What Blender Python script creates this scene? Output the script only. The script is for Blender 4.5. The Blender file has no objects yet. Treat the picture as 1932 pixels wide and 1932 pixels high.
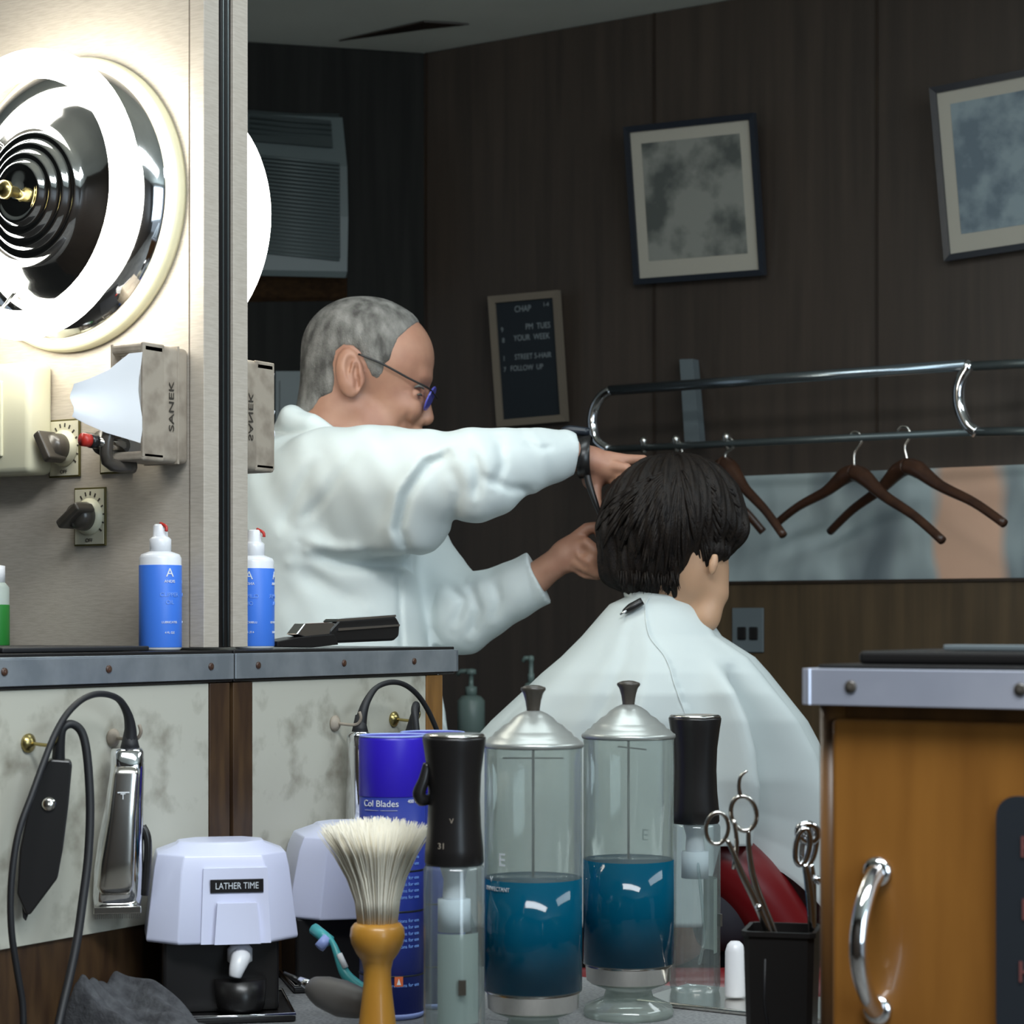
import bpy, bmesh, math, random
import numpy as np
from mathutils import Vector, Matrix, noise
random.seed(7)
S = bpy.context.scene
COL = S.collection
PI = math.pi
# ------------------------------------------------------------ camera
F = 4000.0
PHI = math.atan(1.5925)
CR = Vector((math.sin(PHI), math.cos(PHI), 0))        # camera right in the room
CN = Vector((-math.cos(PHI), math.sin(PHI), 0))       # camera view direction
CAM = Vector((1.4836, -1.7848, 1.245))
HY = 1178.0
cd = bpy.data.cameras.new('camera')
cam = bpy.data.objects.new('camera', cd); COL.objects.link(cam)
cd.sensor_width = 36; cd.lens = F / 1932 * 36
cd.shift_y = (HY - 966) / 1932
cd.clip_start = 0.05; cd.clip_end = 50
cam.location = CAM
cam.rotation_euler = (PI / 2, 0, math.atan2(-CN.x, CN.y))
cd.dof.use_dof = True; cd.dof.focus_distance = 2.5; cd.dof.aperture_fstop = 13
S.camera = cam
# ------------------------------------------------------------ world, exposure
w = bpy.data.worlds.new('world'); S.world = w; w.use_nodes = True
bg = w.node_tree.nodes['Background']
bg.inputs[0].default_value = (0.62, 0.74, 0.85, 1); bg.inputs[1].default_value = 0.45
S.view_settings.view_transform = 'Standard'
S.view_settings.look = 'None'
S.view_settings.exposure = 0.0
S.view_settings.gamma = 1
S.cycles.transparent_max_bounces = 32
S.cycles.max_bounces = 8
def area(name, loc, target, size, energy, color):
    l = bpy.data.lights.new(name, 'AREA'); l.shape = 'RECTANGLE'
    l.size, l.size_y = size; l.energy = energy; l.color = color
    o = bpy.data.objects.new(name, l); COL.objects.link(o); o.location = loc
    o.rotation_euler = (Vector(target) - Vector(loc)).to_track_quat('-Z', 'Y').to_euler()
    return o
# fluorescent fixtures of the shop and their images on the mirror's far side
area('ceiling_fluorescent', (1.85, 1.0, 2.56), (1.3, 0.9, 0), (1.5, 0.4), 16, (0.86, 0.97, 1.0))
area('ceiling_fluorescent', (0.2, 0.45, 2.56), (-0.1, 0.8, 0.6), (0.9, 0.3), 7, (0.86, 0.97, 1.0))
area('ceiling_fluorescent', (1.3, -1.0, 2.56), (1.1, -0.5, 0.5), (1.5, 0.4), 48, (0.92, 0.97, 1.0))
area('window_daylight', (3.4, -1.3, 1.7), (0.3, 0.3, 1.1), (1.6, 1.5), 40, (0.72, 0.88, 1.0))

# ------------------------------------------------------------ pixel helpers (points of the photo to points in the room)
def ray(px, py):
    return CN + CR * ((px - 966) / F) + Vector((0, 0, (HY - py) / F))
def Py(px, py, y):
    d = ray(px, py); return CAM + d * ((y - CAM.y) / d.y)
def Px(px, py, x):
    d = ray(px, py); return CAM + d * ((x - CAM.x) / d.x)
def Pz(px, py, z):
    d = ray(px, py); return CAM + d * ((z - CAM.z) / d.z)
def Pd(px, py, dep):
    return CAM + ray(px, py) * dep

# ------------------------------------------------------------ materials
def mat(name, color, rough=0.5, metal=0.0, c2=None, scale=20, detail=4, stretch=(1, 1, 1), lo=0.35, hi=0.65, bump=0, bscale=None,
        coat=0, emit=0, sss=0, coord='Object', spec=None, bstretch=None):
    m = bpy.data.materials.new(name); m.use_nodes = True
    nt = m.node_tree; b = nt.nodes['Principled BSDF']
    b.inputs['Base Color'].default_value = (*color, 1)
    b.inputs['Roughness'].default_value = rough
    b.inputs['Metallic'].default_value = metal
    if coat: b.inputs['Coat Weight'].default_value = coat
    if spec is not None: b.inputs['Specular IOR Level'].default_value = spec
    if sss:
        b.inputs['Subsurface Weight'].default_value = sss
        b.inputs['Subsurface Radius'].default_value = (0.01, 0.004, 0.002)
        b.inputs['Subsurface Scale'].default_value = 1.0
    if emit:
        b.inputs['Emission Color'].default_value = (*color, 1); b.inputs['Emission Strength'].default_value = emit
    def nz(sc, st, det):
        tc = nt.nodes.new('ShaderNodeTexCoord'); mp = nt.nodes.new('ShaderNodeMapping')
        mp.inputs['Scale'].default_value = st
        n = nt.nodes.new('ShaderNodeTexNoise'); n.inputs['Scale'].default_value = sc; n.inputs['Detail'].default_value = det
        nt.links.new(tc.outputs[coord], mp.inputs[0]); nt.links.new(mp.outputs[0], n.inputs['Vector'])
        return n
    if c2 is not None:
        n = nz(scale, stretch, detail)
        r = nt.nodes.new('ShaderNodeValToRGB')
        r.color_ramp.elements[0].position = lo; r.color_ramp.elements[1].position = hi
        r.color_ramp.elements[0].color = (*color, 1); r.color_ramp.elements[1].color = (*c2, 1)
        nt.links.new(n.outputs['Fac'], r.inputs[0]); nt.links.new(r.outputs[0], b.inputs['Base Color'])
    if bump:
        n = nz(bscale or scale, bstretch or stretch, 5)
        bp = nt.nodes.new('ShaderNodeBump'); bp.inputs['Strength'].default_value = bump; bp.inputs['Distance'].default_value = 0.002
        nt.links.new(n.outputs['Fac'], bp.inputs['Height']); nt.links.new(bp.outputs[0], b.inputs['Normal'])
    return m
def clear(name, tint, haze, hazecol, gloss=0.08, c2=None):
    m = bpy.data.materials.new(name); m.use_nodes = True; nt = m.node_tree
    for n in list(nt.nodes): nt.nodes.remove(n)
    out = nt.nodes.new('ShaderNodeOutputMaterial')
    t = nt.nodes.new('ShaderNodeBsdfTransparent'); t.inputs[0].default_value = (*tint, 1)
    d = nt.nodes.new('ShaderNodeBsdfDiffuse'); d.inputs[0].default_value = (*hazecol, 1)
    tr = nt.nodes.new('ShaderNodeBsdfTranslucent'); tr.inputs[0].default_value = (*hazecol, 1)
    g = nt.nodes.new('ShaderNodeBsdfGlossy'); g.inputs['Roughness'].default_value = 0.06
    a = nt.nodes.new('ShaderNodeMixShader'); a.inputs[0].default_value = 0.5
    nt.links.new(d.outputs[0], a.inputs[1]); nt.links.new(tr.outputs[0], a.inputs[2])
    b = nt.nodes.new('ShaderNodeMixShader'); b.inputs[0].default_value = haze
    nt.links.new(t.outputs[0], b.inputs[1]); nt.links.new(a.outputs[0], b.inputs[2])
    lw = nt.nodes.new('ShaderNodeLayerWeight'); lw.inputs[0].default_value = 0.25
    mu = nt.nodes.new('ShaderNodeMath'); mu.operation = 'MULTIPLY_ADD'; mu.inputs[1].default_value = 0.5; mu.inputs[2].default_value = gloss
    nt.links.new(lw.outputs['Fresnel'], mu.inputs[0])
    c = nt.nodes.new('ShaderNodeMixShader'); nt.links.new(mu.outputs[0], c.inputs[0])
    nt.links.new(b.outputs[0], c.inputs[1]); nt.links.new(g.outputs[0], c.inputs[2])
    nt.links.new(c.outputs[0], out.inputs[0])
    return m
M = {}
M['laminate'] = mat('linen_laminate', (0.43, 0.38, 0.32), 0.45, c2=(0.50, 0.45, 0.385), scale=60, stretch=(1, 1, 9), bump=0.1, bscale=200)
M['chrome'] = mat('chrome', (0.80, 0.81, 0.83), 0.07, 1.0)
M['chrome_dull'] = mat('worn_chrome', (0.54, 0.59, 0.64), 0.36, 0.75, c2=(0.40, 0.45, 0.50), scale=25, stretch=(1, 1, 1))
M['band'] = mat('polished_band', (0.74, 0.76, 0.88), 0.38, 0.6, c2=(0.55, 0.58, 0.70), scale=8)
M['steel'] = mat('steel', (0.62, 0.60, 0.56), 0.2, 1.0)
M['cream'] = mat('cream_paint', (0.66, 0.63, 0.44), 0.35)
M['cream_box'] = mat('cream_plastic', (0.62, 0.60, 0.45), 0.4)
M['tube'] = mat('fluorescent_tube', (1.0, 0.97, 0.86), 0.4, emit=17)
M['brass'] = mat('brass', (0.42, 0.34, 0.14), 0.3, 1.0)
M['black'] = mat('black_plastic', (0.012, 0.011, 0.011), 0.32)
M['black_soft'] = mat('black_rubber', (0.01, 0.01, 0.012), 0.55)
M['knob'] = mat('dark_knob', (0.045, 0.04, 0.033), 0.28, c2=(0.07, 0.06, 0.05), scale=30)
M['plate'] = mat('dial_plate', (0.60, 0.57, 0.44), 0.35)
M['plate_edge'] = mat('dial_plate_border', (0.09, 0.075, 0.02), 0.4)
M['grime'] = mat('grimy_beige', (0.35, 0.30, 0.24), 0.6, c2=(0.22, 0.18, 0.14), scale=40, lo=0.45, hi=0.72, bump=0.2, bscale=120)
M['paper'] = mat('white_tissue', (0.85, 0.87, 0.9), 0.8)
M['white_plastic'] = mat('white_plastic', (0.78, 0.79, 0.82), 0.3)
M['blue_label'] = mat('blue_label', (0.055, 0.20, 0.76), 0.4)
M['red'] = mat('red_plastic', (0.5, 0.03, 0.02), 0.4)
M['dull_red'] = mat('dull_red', (0.16, 0.05, 0.045), 0.6)
M['panel_grey'] = mat('dark_grey_panel', (0.022, 0.026, 0.032), 0.35)
M['green'] = mat('green_label', (0.02, 0.20, 0.03), 0.4)
M['white_ink'] = mat('white_ink', (0.8, 0.82, 0.85), 0.6)
M['pale_ink'] = mat('pale_blue_ink', (0.20, 0.38, 0.85), 0.6)
M['board'] = mat('stained_white_board', (0.48, 0.47, 0.40), 0.55, c2=(0.17, 0.15, 0.11), scale=24, detail=12, lo=0.50, hi=0.80)
M['brown'] = mat('brown_wood_trim', (0.075, 0.04, 0.017), 0.45, c2=(0.04, 0.02, 0.01), scale=12, stretch=(6, 6, 1))
M['oak'] = mat('golden_wood_edge', (0.25, 0.12, 0.03), 0.45, c2=(0.17, 0.08, 0.02), scale=12, stretch=(6, 6, 1))
M['cabinet'] = mat('orange_brown_veneer', (0.30, 0.125, 0.024), 0.33, c2=(0.215, 0.085, 0.016), scale=7, detail=6, stretch=(5, 5, 0.7), lo=0.3, hi=0.7, coat=0.3)
M['bead'] = mat('brown_bead', (0.17, 0.075, 0.02), 0.4, c2=(0.11, 0.05, 0.015), scale=9, stretch=(6, 6, 1))
M['cab_dark'] = mat('dark_veneer', (0.03, 0.018, 0.01), 0.4, c2=(0.02, 0.012, 0.008), scale=9, stretch=(6, 6, 1))
M['counter'] = mat('speckled_grey_counter', (0.16, 0.165, 0.17), 0.5, c2=(0.28, 0.285, 0.29), scale=260, detail=2)
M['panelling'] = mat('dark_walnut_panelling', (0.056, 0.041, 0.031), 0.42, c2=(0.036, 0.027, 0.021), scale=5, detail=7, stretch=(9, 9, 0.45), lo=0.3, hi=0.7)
M['panelling_shaded'] = mat('shaded_walnut_panelling', (0.020, 0.020, 0.018), 0.8, c2=(0.012, 0.012, 0.011), scale=5, detail=7, stretch=(9, 9, 0.45), lo=0.3, hi=0.7, spec=0.15)  # same panelling, darkened in colour to stand for weaker light on the angled walls
M['panel_low'] = mat('brown_wainscot', (0.095, 0.062, 0.030), 0.45, c2=(0.055, 0.036, 0.018), scale=5, detail=7, stretch=(9, 9, 0.45), lo=0.3, hi=0.7)
M['ceiling'] = mat('grey_green_ceiling', (0.80, 0.83, 0.74), 0.9, c2=(0.68, 0.71, 0.63), scale=1.6, detail=3)
M['floor'] = mat('floor_tiles', (0.14, 0.13, 0.12), 0.5, c2=(0.2, 0.19, 0.17), scale=3)
M['ac'] = mat('grey_enamel', (0.085, 0.108, 0.108), 0.45)
M['ac_dark'] = mat('dark_grille', (0.03, 0.042, 0.042), 0.6)
M['frame_black'] = mat('black_blue_frame', (0.012, 0.016, 0.024), 0.35)
M['matboard'] = mat('cream_matboard', (0.42, 0.395, 0.33), 0.8)
M['print_a'] = mat('grey_engraving', (0.25, 0.255, 0.225), 0.8, c2=(0.08, 0.088, 0.08), scale=9, detail=6, stretch=(1, 1, 1), lo=0.46, hi=0.60)
M['print_b'] = mat('pale_engraving', (0.25, 0.31, 0.33), 0.8, c2=(0.13, 0.17, 0.20), scale=16, detail=6, lo=0.42, hi=0.62)
M['pewter'] = mat('taupe_frame', (0.17, 0.14, 0.105), 0.5)
M['letterboard'] = mat('black_letterboard', (0.006, 0.011, 0.016), 0.7)
M['letters'] = mat('grey_letters', (0.22, 0.25, 0.26), 0.7)
M['hanger'] = mat('dark_hanger_wood', (0.045, 0.02, 0.012), 0.35, c2=(0.07, 0.03, 0.016), scale=30)
M['plate_grey'] = mat('brushed_grey_plate', (0.12, 0.145, 0.155), 0.5)
M['skin'] = mat('skin', (0.39, 0.205, 0.135), 0.5, c2=(0.34, 0.165, 0.11), scale=30, detail=3, sss=0.08)
M['skin_boy'] = mat('skin_light', (0.50, 0.30, 0.185), 0.5, sss=0.08)
M['grey_hair'] = mat('grey_hair', (0.07, 0.066, 0.06), 0.85, c2=(0.27, 0.26, 0.24), scale=26, detail=8, stretch=(2, 2, 1), lo=0.35, hi=0.7, bump=1.0, bscale=330)
M['dark_hair'] = mat('dark_brown_hair', (0.005, 0.003, 0.0024), 0.5, spec=0.25, c2=(0.012, 0.0075, 0.005), scale=50, stretch=(3, 3, 1), bump=0.6, bscale=300)
M['smock'] = mat('white_smock', (0.62, 0.68, 0.68), 0.85, bump=0.05, bscale=40)
M['cape'] = mat('white_cape', (0.58, 0.635, 0.63), 0.7, bump=0.05, bscale=30)
M['trousers'] = mat('dark_trousers', (0.03, 0.03, 0.04), 0.8)
M['lens_blue'] = mat('violet_lens', (0.09, 0.09, 0.42), 0.15)
M['vinyl'] = mat('red_vinyl', (0.14, 0.006, 0.008), 0.35)
M['jar'] = clear('hazy_jar_glass', (0.88, 0.94, 0.91), 0.32, (0.80, 0.88, 0.83), 0.05)
M['bottle_clear'] = clear('clear_plastic', (0.88, 0.93, 0.93), 0.16, (0.6, 0.68, 0.68), 0.06)
M['lid'] = mat('grey_steel_lid', (0.42, 0.44, 0.42), 0.33, 0.55)
M['liquid'] = clear('blue_disinfectant', (0.03, 0.35, 0.50), 0.90, (0.002, 0.15, 0.27), 0.02)
M['can_blue'] = mat('violet_blue_cap', (0.03, 0.012, 0.50), 0.38)
M['can_body'] = mat('navy_blue_label', (0.018, 0.035, 0.26), 0.35)
M['can_rim'] = mat('light_blue_rim', (0.30, 0.38, 0.75), 0.4)
M['orange'] = mat('orange_mark', (0.7, 0.14, 0.04), 0.5)
M['machine'] = mat('lilac_white_plastic', (0.68, 0.71, 0.90), 0.28)
M['machine_back'] = mat('pale_back', (0.5, 0.6, 0.65), 0.3)
M['bristle'] = mat('cream_bristles', (0.88, 0.83, 0.70), 0.8)
M['brush_wood'] = mat('honey_wood', (0.50, 0.245, 0.035), 0.38, c2=(0.42, 0.19, 0.025), scale=14, stretch=(3, 3, 0.6), coat=0.2)
M['teal'] = mat('teal_plastic', (0.06, 0.36, 0.38), 0.35)
M['grey_handle'] = mat('grey_handle', (0.10, 0.092, 0.085), 0.5)
M['towel'] = mat('charcoal_towel', (0.045, 0.046, 0.052), 0.95, c2=(0.075, 0.078, 0.085), scale=90, bump=0.8, bscale=200)
M['murk'] = mat('milky_bottle', (0.40, 0.46, 0.42), 0.4)
M['soap'] = mat('green_grey_soap', (0.16, 0.22, 0.20), 0.4)
M['rack_chrome'] = mat('dim_chrome', (0.30, 0.35, 0.38), 0.22, 0.9)
M['wire'] = mat('dull_wire', (0.10, 0.12, 0.12), 0.4, 0.6)
M['tile_white'] = mat('white_label', (0.7, 0.75, 0.8), 0.6)
def strip_material():
    # pale mural strip: soft vertical blurred patches, one of them peach
    m = bpy.data.materials.new('pale_blurred_mural'); m.use_nodes = True; nt = m.node_tree
    b = nt.nodes['Principled BSDF']; b.inputs['Roughness'].default_value = 0.5
    tc = nt.nodes.new('ShaderNodeTexCoord'); sep = nt.nodes.new('ShaderNodeSeparateXYZ')
    nt.links.new(tc.outputs['Object'], sep.inputs[0])
    mp = nt.nodes.new('ShaderNodeMapping'); mp.inputs['Rotation'].default_value = (0, 0.5, 0); mp.inputs['Scale'].default_value = (1.6, 1, 0.7)
    nt.links.new(tc.outputs['Object'], mp.inputs[0])
    n = nt.nodes.new('ShaderNodeTexNoise'); n.inputs['Scale'].default_value = 4.5; n.inputs['Detail'].default_value = 2
    nt.links.new(mp.outputs[0], n.inputs['Vector'])
    r = nt.nodes.new('ShaderNodeValToRGB')
    r.color_ramp.elements[0].position = 0.35; r.color_ramp.elements[0].color = (0.13, 0.16, 0.175, 1)
    r.color_ramp.elements[1].position = 0.56; r.color_ramp.elements[1].color = (0.40, 0.47, 0.47, 1)
    nt.links.new(n.outputs['Fac'], r.inputs[0])
    ad = nt.nodes.new('ShaderNodeMath'); ad.operation = 'MULTIPLY_ADD'; ad.inputs[1].default_value = 0.10
    nt.links.new(n.outputs['Fac'], ad.inputs[0]); nt.links.new(sep.outputs[0], ad.inputs[2])
    r2 = nt.nodes.new('ShaderNodeValToRGB'); e = r2.color_ramp.elements
    e[0].position = 0.0; e[0].color = (0, 0, 0, 1); e[1].position = 1.0; e[1].color = (0, 0, 0, 1)
    for p_, v in ((0.555, 0), (0.58, 1), (0.685, 1), (0.71, 0)):
        k = e.new(p_); k.color = (v, v, v, 1)
    nt.links.new(ad.outputs[0], r2.inputs[0])
    mx = nt.nodes.new('ShaderNodeMix'); mx.data_type = 'RGBA'
    nt.links.new(r2.outputs[0], mx.inputs[0]); nt.links.new(r.outputs[0], mx.inputs[6]); mx.inputs[7].default_value = (0.68, 0.42, 0.29, 1)
    nt.links.new(mx.outputs[2], b.inputs['Base Color'])
    return m
M['mural'] = strip_material()

# ------------------------------------------------------------ mesh helpers
def tag(o, label=None, cat=None, group=None, kind=None):
    if label: o['label'] = label
    if cat: o['category'] = cat
    if group: o['group'] = group
    if kind: o['kind'] = kind
    return o
def empty(name, loc, label=None, cat=None, rz=0.0, group=None, rot=None):
    o = bpy.data.objects.new(name, None); COL.objects.link(o)
    o.location = loc; o.rotation_euler = rot if rot else (0, 0, rz); o.empty_display_size = 0.05
    tag(o, label, cat, group); return o
class G:
    """collects shapes into one mesh"""
    def __init__(self): self.v = []; self.f = []; self.sm = []
    def add(self, vs, fs, smooth=True):
        n = len(self.v); self.v += [tuple(v) for v in vs]
        self.f += [tuple(i + n for i in f) for f in fs]; self.sm += [smooth] * len(fs); return self
    def box(self, lo, hi, bev=0.0, mtx=None):
        bm = bmesh.new(); bmesh.ops.create_cube(bm, size=1)
        for v in bm.verts:
            v.co = Vector([(lo[i] + hi[i]) / 2 + v.co[i] * (hi[i] - lo[i]) for i in range(3)])
        if bev: bmesh.ops.bevel(bm, geom=bm.edges[:], offset=bev, segments=3, profile=0.5, affect='EDGES')
        if mtx is not None: bmesh.ops.transform(bm, matrix=mtx, verts=bm.verts)
        bm.verts.index_update()
        self.add([v.co for v in bm.verts], [[v.index for v in f.verts] for f in bm.faces], bool(bev) and bev > 0.004); bm.free(); return self
    def lathe(self, prof, n=32, c=(0, 0, 0), mtx=None, sx=1, sy=1, smooth=True):
        vs = []; fs = []
        for r, z in prof:
            for k in range(n):
                a = 2 * PI * k / n
                p = Vector((r * sx * math.cos(a), r * sy * math.sin(a), z))
                if mtx is not None: p = mtx @ p
                vs.append(p + Vector(c))
        for i in range(len(prof) - 1):
            for k in range(n):
                fs.append((i * n + k, i * n + (k + 1) % n, (i + 1) * n + (k + 1) % n, (i + 1) * n + k))
        fs.append(tuple(reversed(range(n)))); fs.append(tuple(range((len(prof) - 1) * n, len(prof) * n)))
        return self.add(vs, fs, smooth)
    def tube(self, pts, r, n=10, closed=False, spline=0, flat=None):
        pts = [Vector(p) for p in pts]
        rr = list(r) if isinstance(r, (list, tuple)) else [r] * len(pts)
        if spline:
            np_, nr = [], []
            m = len(pts)
            rng = range(m if closed else m - 1)
            for i in rng:
                g = (lambda j: pts[j % m]) if closed else (lambda j: pts[min(max(j, 0), m - 1)])
                p0, p1, p2, p3 = g(i - 1), g(i), g(i + 1), g(i + 2)
                for k in range(spline):
                    t = k / spline
                    np_.append(0.5 * ((2 * p1) + (p2 - p0) * t + (2 * p0 - 5 * p1 + 4 * p2 - p3) * t * t + (3 * p1 - p0 - 3 * p2 + p3) * t ** 3))
                    nr.append(rr[i % m] * (1 - t) + rr[(i + 1) % m] * t)
            if not closed: np_.append(pts[-1]); nr.append(rr[-1])
            pts, rr = np_, nr
        m = len(pts); vs = []; fs = []
        up = None
        for i, p in enumerate(pts):
            a = pts[(i - 1) % m] if (closed or i > 0) else p
            b = pts[(i + 1) % m] if (closed or i < m - 1) else p
            d = (b - a).normalized() if (b - a).length > 1e-9 else Vector((0, 0, 1))
            if up is None: up = d.orthogonal().normalized() if flat is None else Vector(flat)
            s = d.cross(up)
            if s.length < 1e-6: s = d.orthogonal()
            s.normalize(); up = s.cross(d).normalized()
            for k in range(n):
                t = 2 * PI * k / n
                vs.append(p + (s * math.cos(t) + up * math.sin(t)) * rr[i])
        rng = m if closed else m - 1
        for i in range(rng):
            j = (i + 1) % m
            for k in range(n):
                fs.append((i * n + k, i * n + (k + 1) % n, j * n + (k + 1) % n, j * n + k))
        if not closed:
            fs.append(tuple(reversed(range(n)))); fs.append(tuple(range((m - 1) * n, m * n)))
        return self.add(vs, fs)
    def prism(self, poly, mtx, t, bev=0.0):
        """poly in local XZ, thickness t along local Y (from -t/2 to t/2)"""
        bm = bmesh.new()
        a = [bm.verts.new((x, -t / 2, z)) for x, z in poly]
        f = bm.faces.new(a)
        ex = bmesh.ops.extrude_face_region(bm, geom=[f])
        bmesh.ops.translate(bm, vec=(0, t, 0), verts=[e for e in ex['geom'] if isinstance(e, bmesh.types.BMVert)])
        bmesh.ops.recalc_face_normals(bm, faces=bm.faces)
        if bev: bmesh.ops.bevel(bm, geom=bm.edges[:], offset=bev, segments=2, profile=0.5, affect='EDGES')
        if mtx is not None: bmesh.ops.transform(bm, matrix=mtx, verts=bm.verts)
        bm.verts.index_update()
        self.add([v.co for v in bm.verts], [[v.index for v in q.verts] for q in bm.faces], False); bm.free(); return self
    def rings(self, rings, cap=True, smooth=True):
        n = len(rings[0]); vs = [p for r in rings for p in r]; fs = []
        for i in range(len(rings) - 1):
            for k in range(n):
                fs.append((i * n + k, i * n + (k + 1) % n, (i + 1) * n + (k + 1) % n, (i + 1) * n + k))
        if cap: fs.append(tuple(reversed(range(n)))); fs.append(tuple(range((len(rings) - 1) * n, len(rings) * n)))
        return self.add(vs, fs, smooth)
    def shift(self, d):
        d = Vector(d); self.v = [tuple(Vector(v) - d) for v in self.v]; return self
    def build(self, name, m, parent=None, world=False, fix=True):
        """world=True: coordinates are room coordinates, moved into the parent's frame"""
        if world and parent is not None:
            bpy.context.view_layer.update()
            inv = Matrix.LocRotScale(parent.location, parent.rotation_euler, parent.scale).inverted()
            self.v = [tuple(inv @ Vector(v)) for v in self.v]
        me = bpy.data.meshes.new(name); me.from_pydata(self.v, [], self.f)
        for p, s in zip(me.polygons, self.sm): p.use_smooth = s
        if fix:
            bm = bmesh.new(); bm.from_mesh(me); bmesh.ops.recalc_face_normals(bm, faces=bm.faces); bm.to_mesh(me); bm.free()
        me.materials.append(m)
        o = bpy.data.objects.new(name, me); COL.objects.link(o)
        if parent is not None: o.parent = parent
        return o
def text(parent, body, size, m, loc, rot=(PI / 2, 0, 0), name='lettering', ex=0.0002, sx=1.0, align='CENTER'):
    c = bpy.data.curves.new(name, 'FONT'); c.body = body; c.size = size; c.extrude = ex
    c.align_x = align; c.align_y = 'CENTER'; c.materials.append(m)
    o = bpy.data.objects.new(name, c); COL.objects.link(o); o.parent = parent
    dg_ = bpy.context.evaluated_depsgraph_get(); me = bpy.data.meshes.new_from_object(o.evaluated_get(dg_))
    bpy.data.objects.remove(o); o = bpy.data.objects.new(name, me); COL.objects.link(o); o.parent = parent
    o.location = loc; o.rotation_euler = rot; o.scale = (sx, 1, 1); return o
def text_round(parent, body, size, m, Rr, z, ang=0.0, sx=1.0, name='lettering'):
    """lettering printed around an upright cylinder of radius Rr; ang 0 faces the local -y side"""
    o = text(parent, body, size, m, (0, 0, 0), (0, 0, 0), name)
    me = o.data.copy(); old = o.data; o.data = me
    o.scale = (1, 1, 1)
    for v in me.vertices:
        a_ = ang + v.co.x * sx / Rr; r_ = Rr + 0.0004 + v.co.z
        v.co = (r_ * math.sin(a_), -r_ * math.cos(a_), z + v.co.y)
    return o
def struct(name, g, m):
    o = g.build(name, m); o['kind'] = 'structure'; return o
MIR = Matrix.Scale(-1, 4, (0, 1, 0))
def mirror_copy(root, label, cat=None, drop=()):
    """the thing's image in the wall mirror (plane y = 0): same meshes, mirrored"""
    def cp(o, parent):
        c = o.copy(); COL.objects.link(c)
        if parent is not None: c.parent = parent
        for ch in o.children:
            if ch.name.split('.')[0] not in drop: cp(ch, c)
        return c
    r = cp(root, None)
    mw = MIR @ Matrix.LocRotScale(root.location, root.rotation_euler, root.scale)
    r.matrix_world = mw
    if 'kind' not in root: r['label'] = label
    return r
def facing(p):
    d = CAM - Vector(p); return math.atan2(d.x, -d.y)

def at_depth(p):
    # a photo pixel and a depth step to parallel figure units
    f_ = (F + p[2]) / F
    return (966 + (p[0] - 966) * f_, HY + (p[1] - HY) * f_, p[2])
# ------------------------------------------------------------ signed-distance sculpting (bodies and cloth)
class SDF:
    def __init__(self, fs=1.0): self.ops = []; self.post = []; self.fs = fs
    def ell(self, c, r, k=10, rot=0, op='u'):
        c = np.array(at_depth(c), np.float32); r = np.array(r, np.float32); a = math.radians(rot); ca, sa = math.cos(a), math.sin(a)
        def f(P):
            q = P - c; x = q[:, 0] * ca + q[:, 1] * sa; y = -q[:, 0] * sa + q[:, 1] * ca
            q = np.stack([x, y, q[:, 2]], 1)
            k0 = np.linalg.norm(q / r, axis=1); k1 = np.linalg.norm(q / (r * r), axis=1) + 1e-9
            return k0 * (k0 - 1) / k1
        self.ops.append((op, k, f)); return self
    def cap(self, pts, rs, k=10, op='u', cut=None):
        pts = [np.array(at_depth(p), np.float32) for p in pts]
        def f(P):
            best = None
            for i in range(len(pts) - 1):
                a, b = pts[i], pts[i + 1]; ab = b - a
                t = np.clip(((P - a) @ ab) / (ab @ ab), 0, 1)
                d = np.linalg.norm(P - a - t[:, None] * ab, axis=1) - (rs[i] * (1 - t) + rs[i + 1] * t)
                best = d if best is None else np.minimum(best, d)
            if cut is not None:
                o, n = np.array(at_depth(cut[0]), np.float32), np.array(cut[1], np.float32); n = n / np.linalg.norm(n)
                best = np.maximum(best, (P - o) @ n)
            return best
        self.ops.append((op, k, f)); return self
    def fold(self, line, width, amp, wmax=1e9, wl=-230):
        """a crease (amp > 0) or ridge (amp < 0) along a polyline on the side towards the mirror"""
        fs = self.fs
        L = [np.array(at_depth((p[0], p[1], wl))[:2], np.float32) for p in line]
        def f(P):
            best = None
            for i in range(len(L) - 1):
                a, b = L[i], L[i + 1]; ab = b - a
                t = np.clip(((P[:, :2] - a) @ ab) / (ab @ ab), 0, 1)
                d = np.linalg.norm(P[:, :2] - a - t[:, None] * ab, axis=1)
                best = d if best is None else np.minimum(best, d)
            # fade at the two ends
            e = np.minimum(np.linalg.norm(P[:, :2] - L[0], axis=1), np.linalg.norm(P[:, :2] - L[-1], axis=1))
            return amp * fs * np.exp(-(best / width) ** 2) * np.clip(e / (width * 2.5), 0, 1) * (P[:, 2] < wmax)
        self.post.append(f); return self
    def __call__(self, P):
        d = None
        for op, k, f in self.ops:
            e = f(P)
            if d is None: d = e; continue
            if op == 'u':
                h = np.clip(0.5 + 0.5 * (d - e) / k, 0, 1); d = d * (1 - h) + e * h - k * h * (1 - h)
            else:
                h = np.clip(0.5 - 0.5 * (d + e) / k, 0, 1); d = d * (1 - h) + (-e) * h + k * h * (1 - h)
        for f in self.post: d = d + f(P)
        return d
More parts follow.
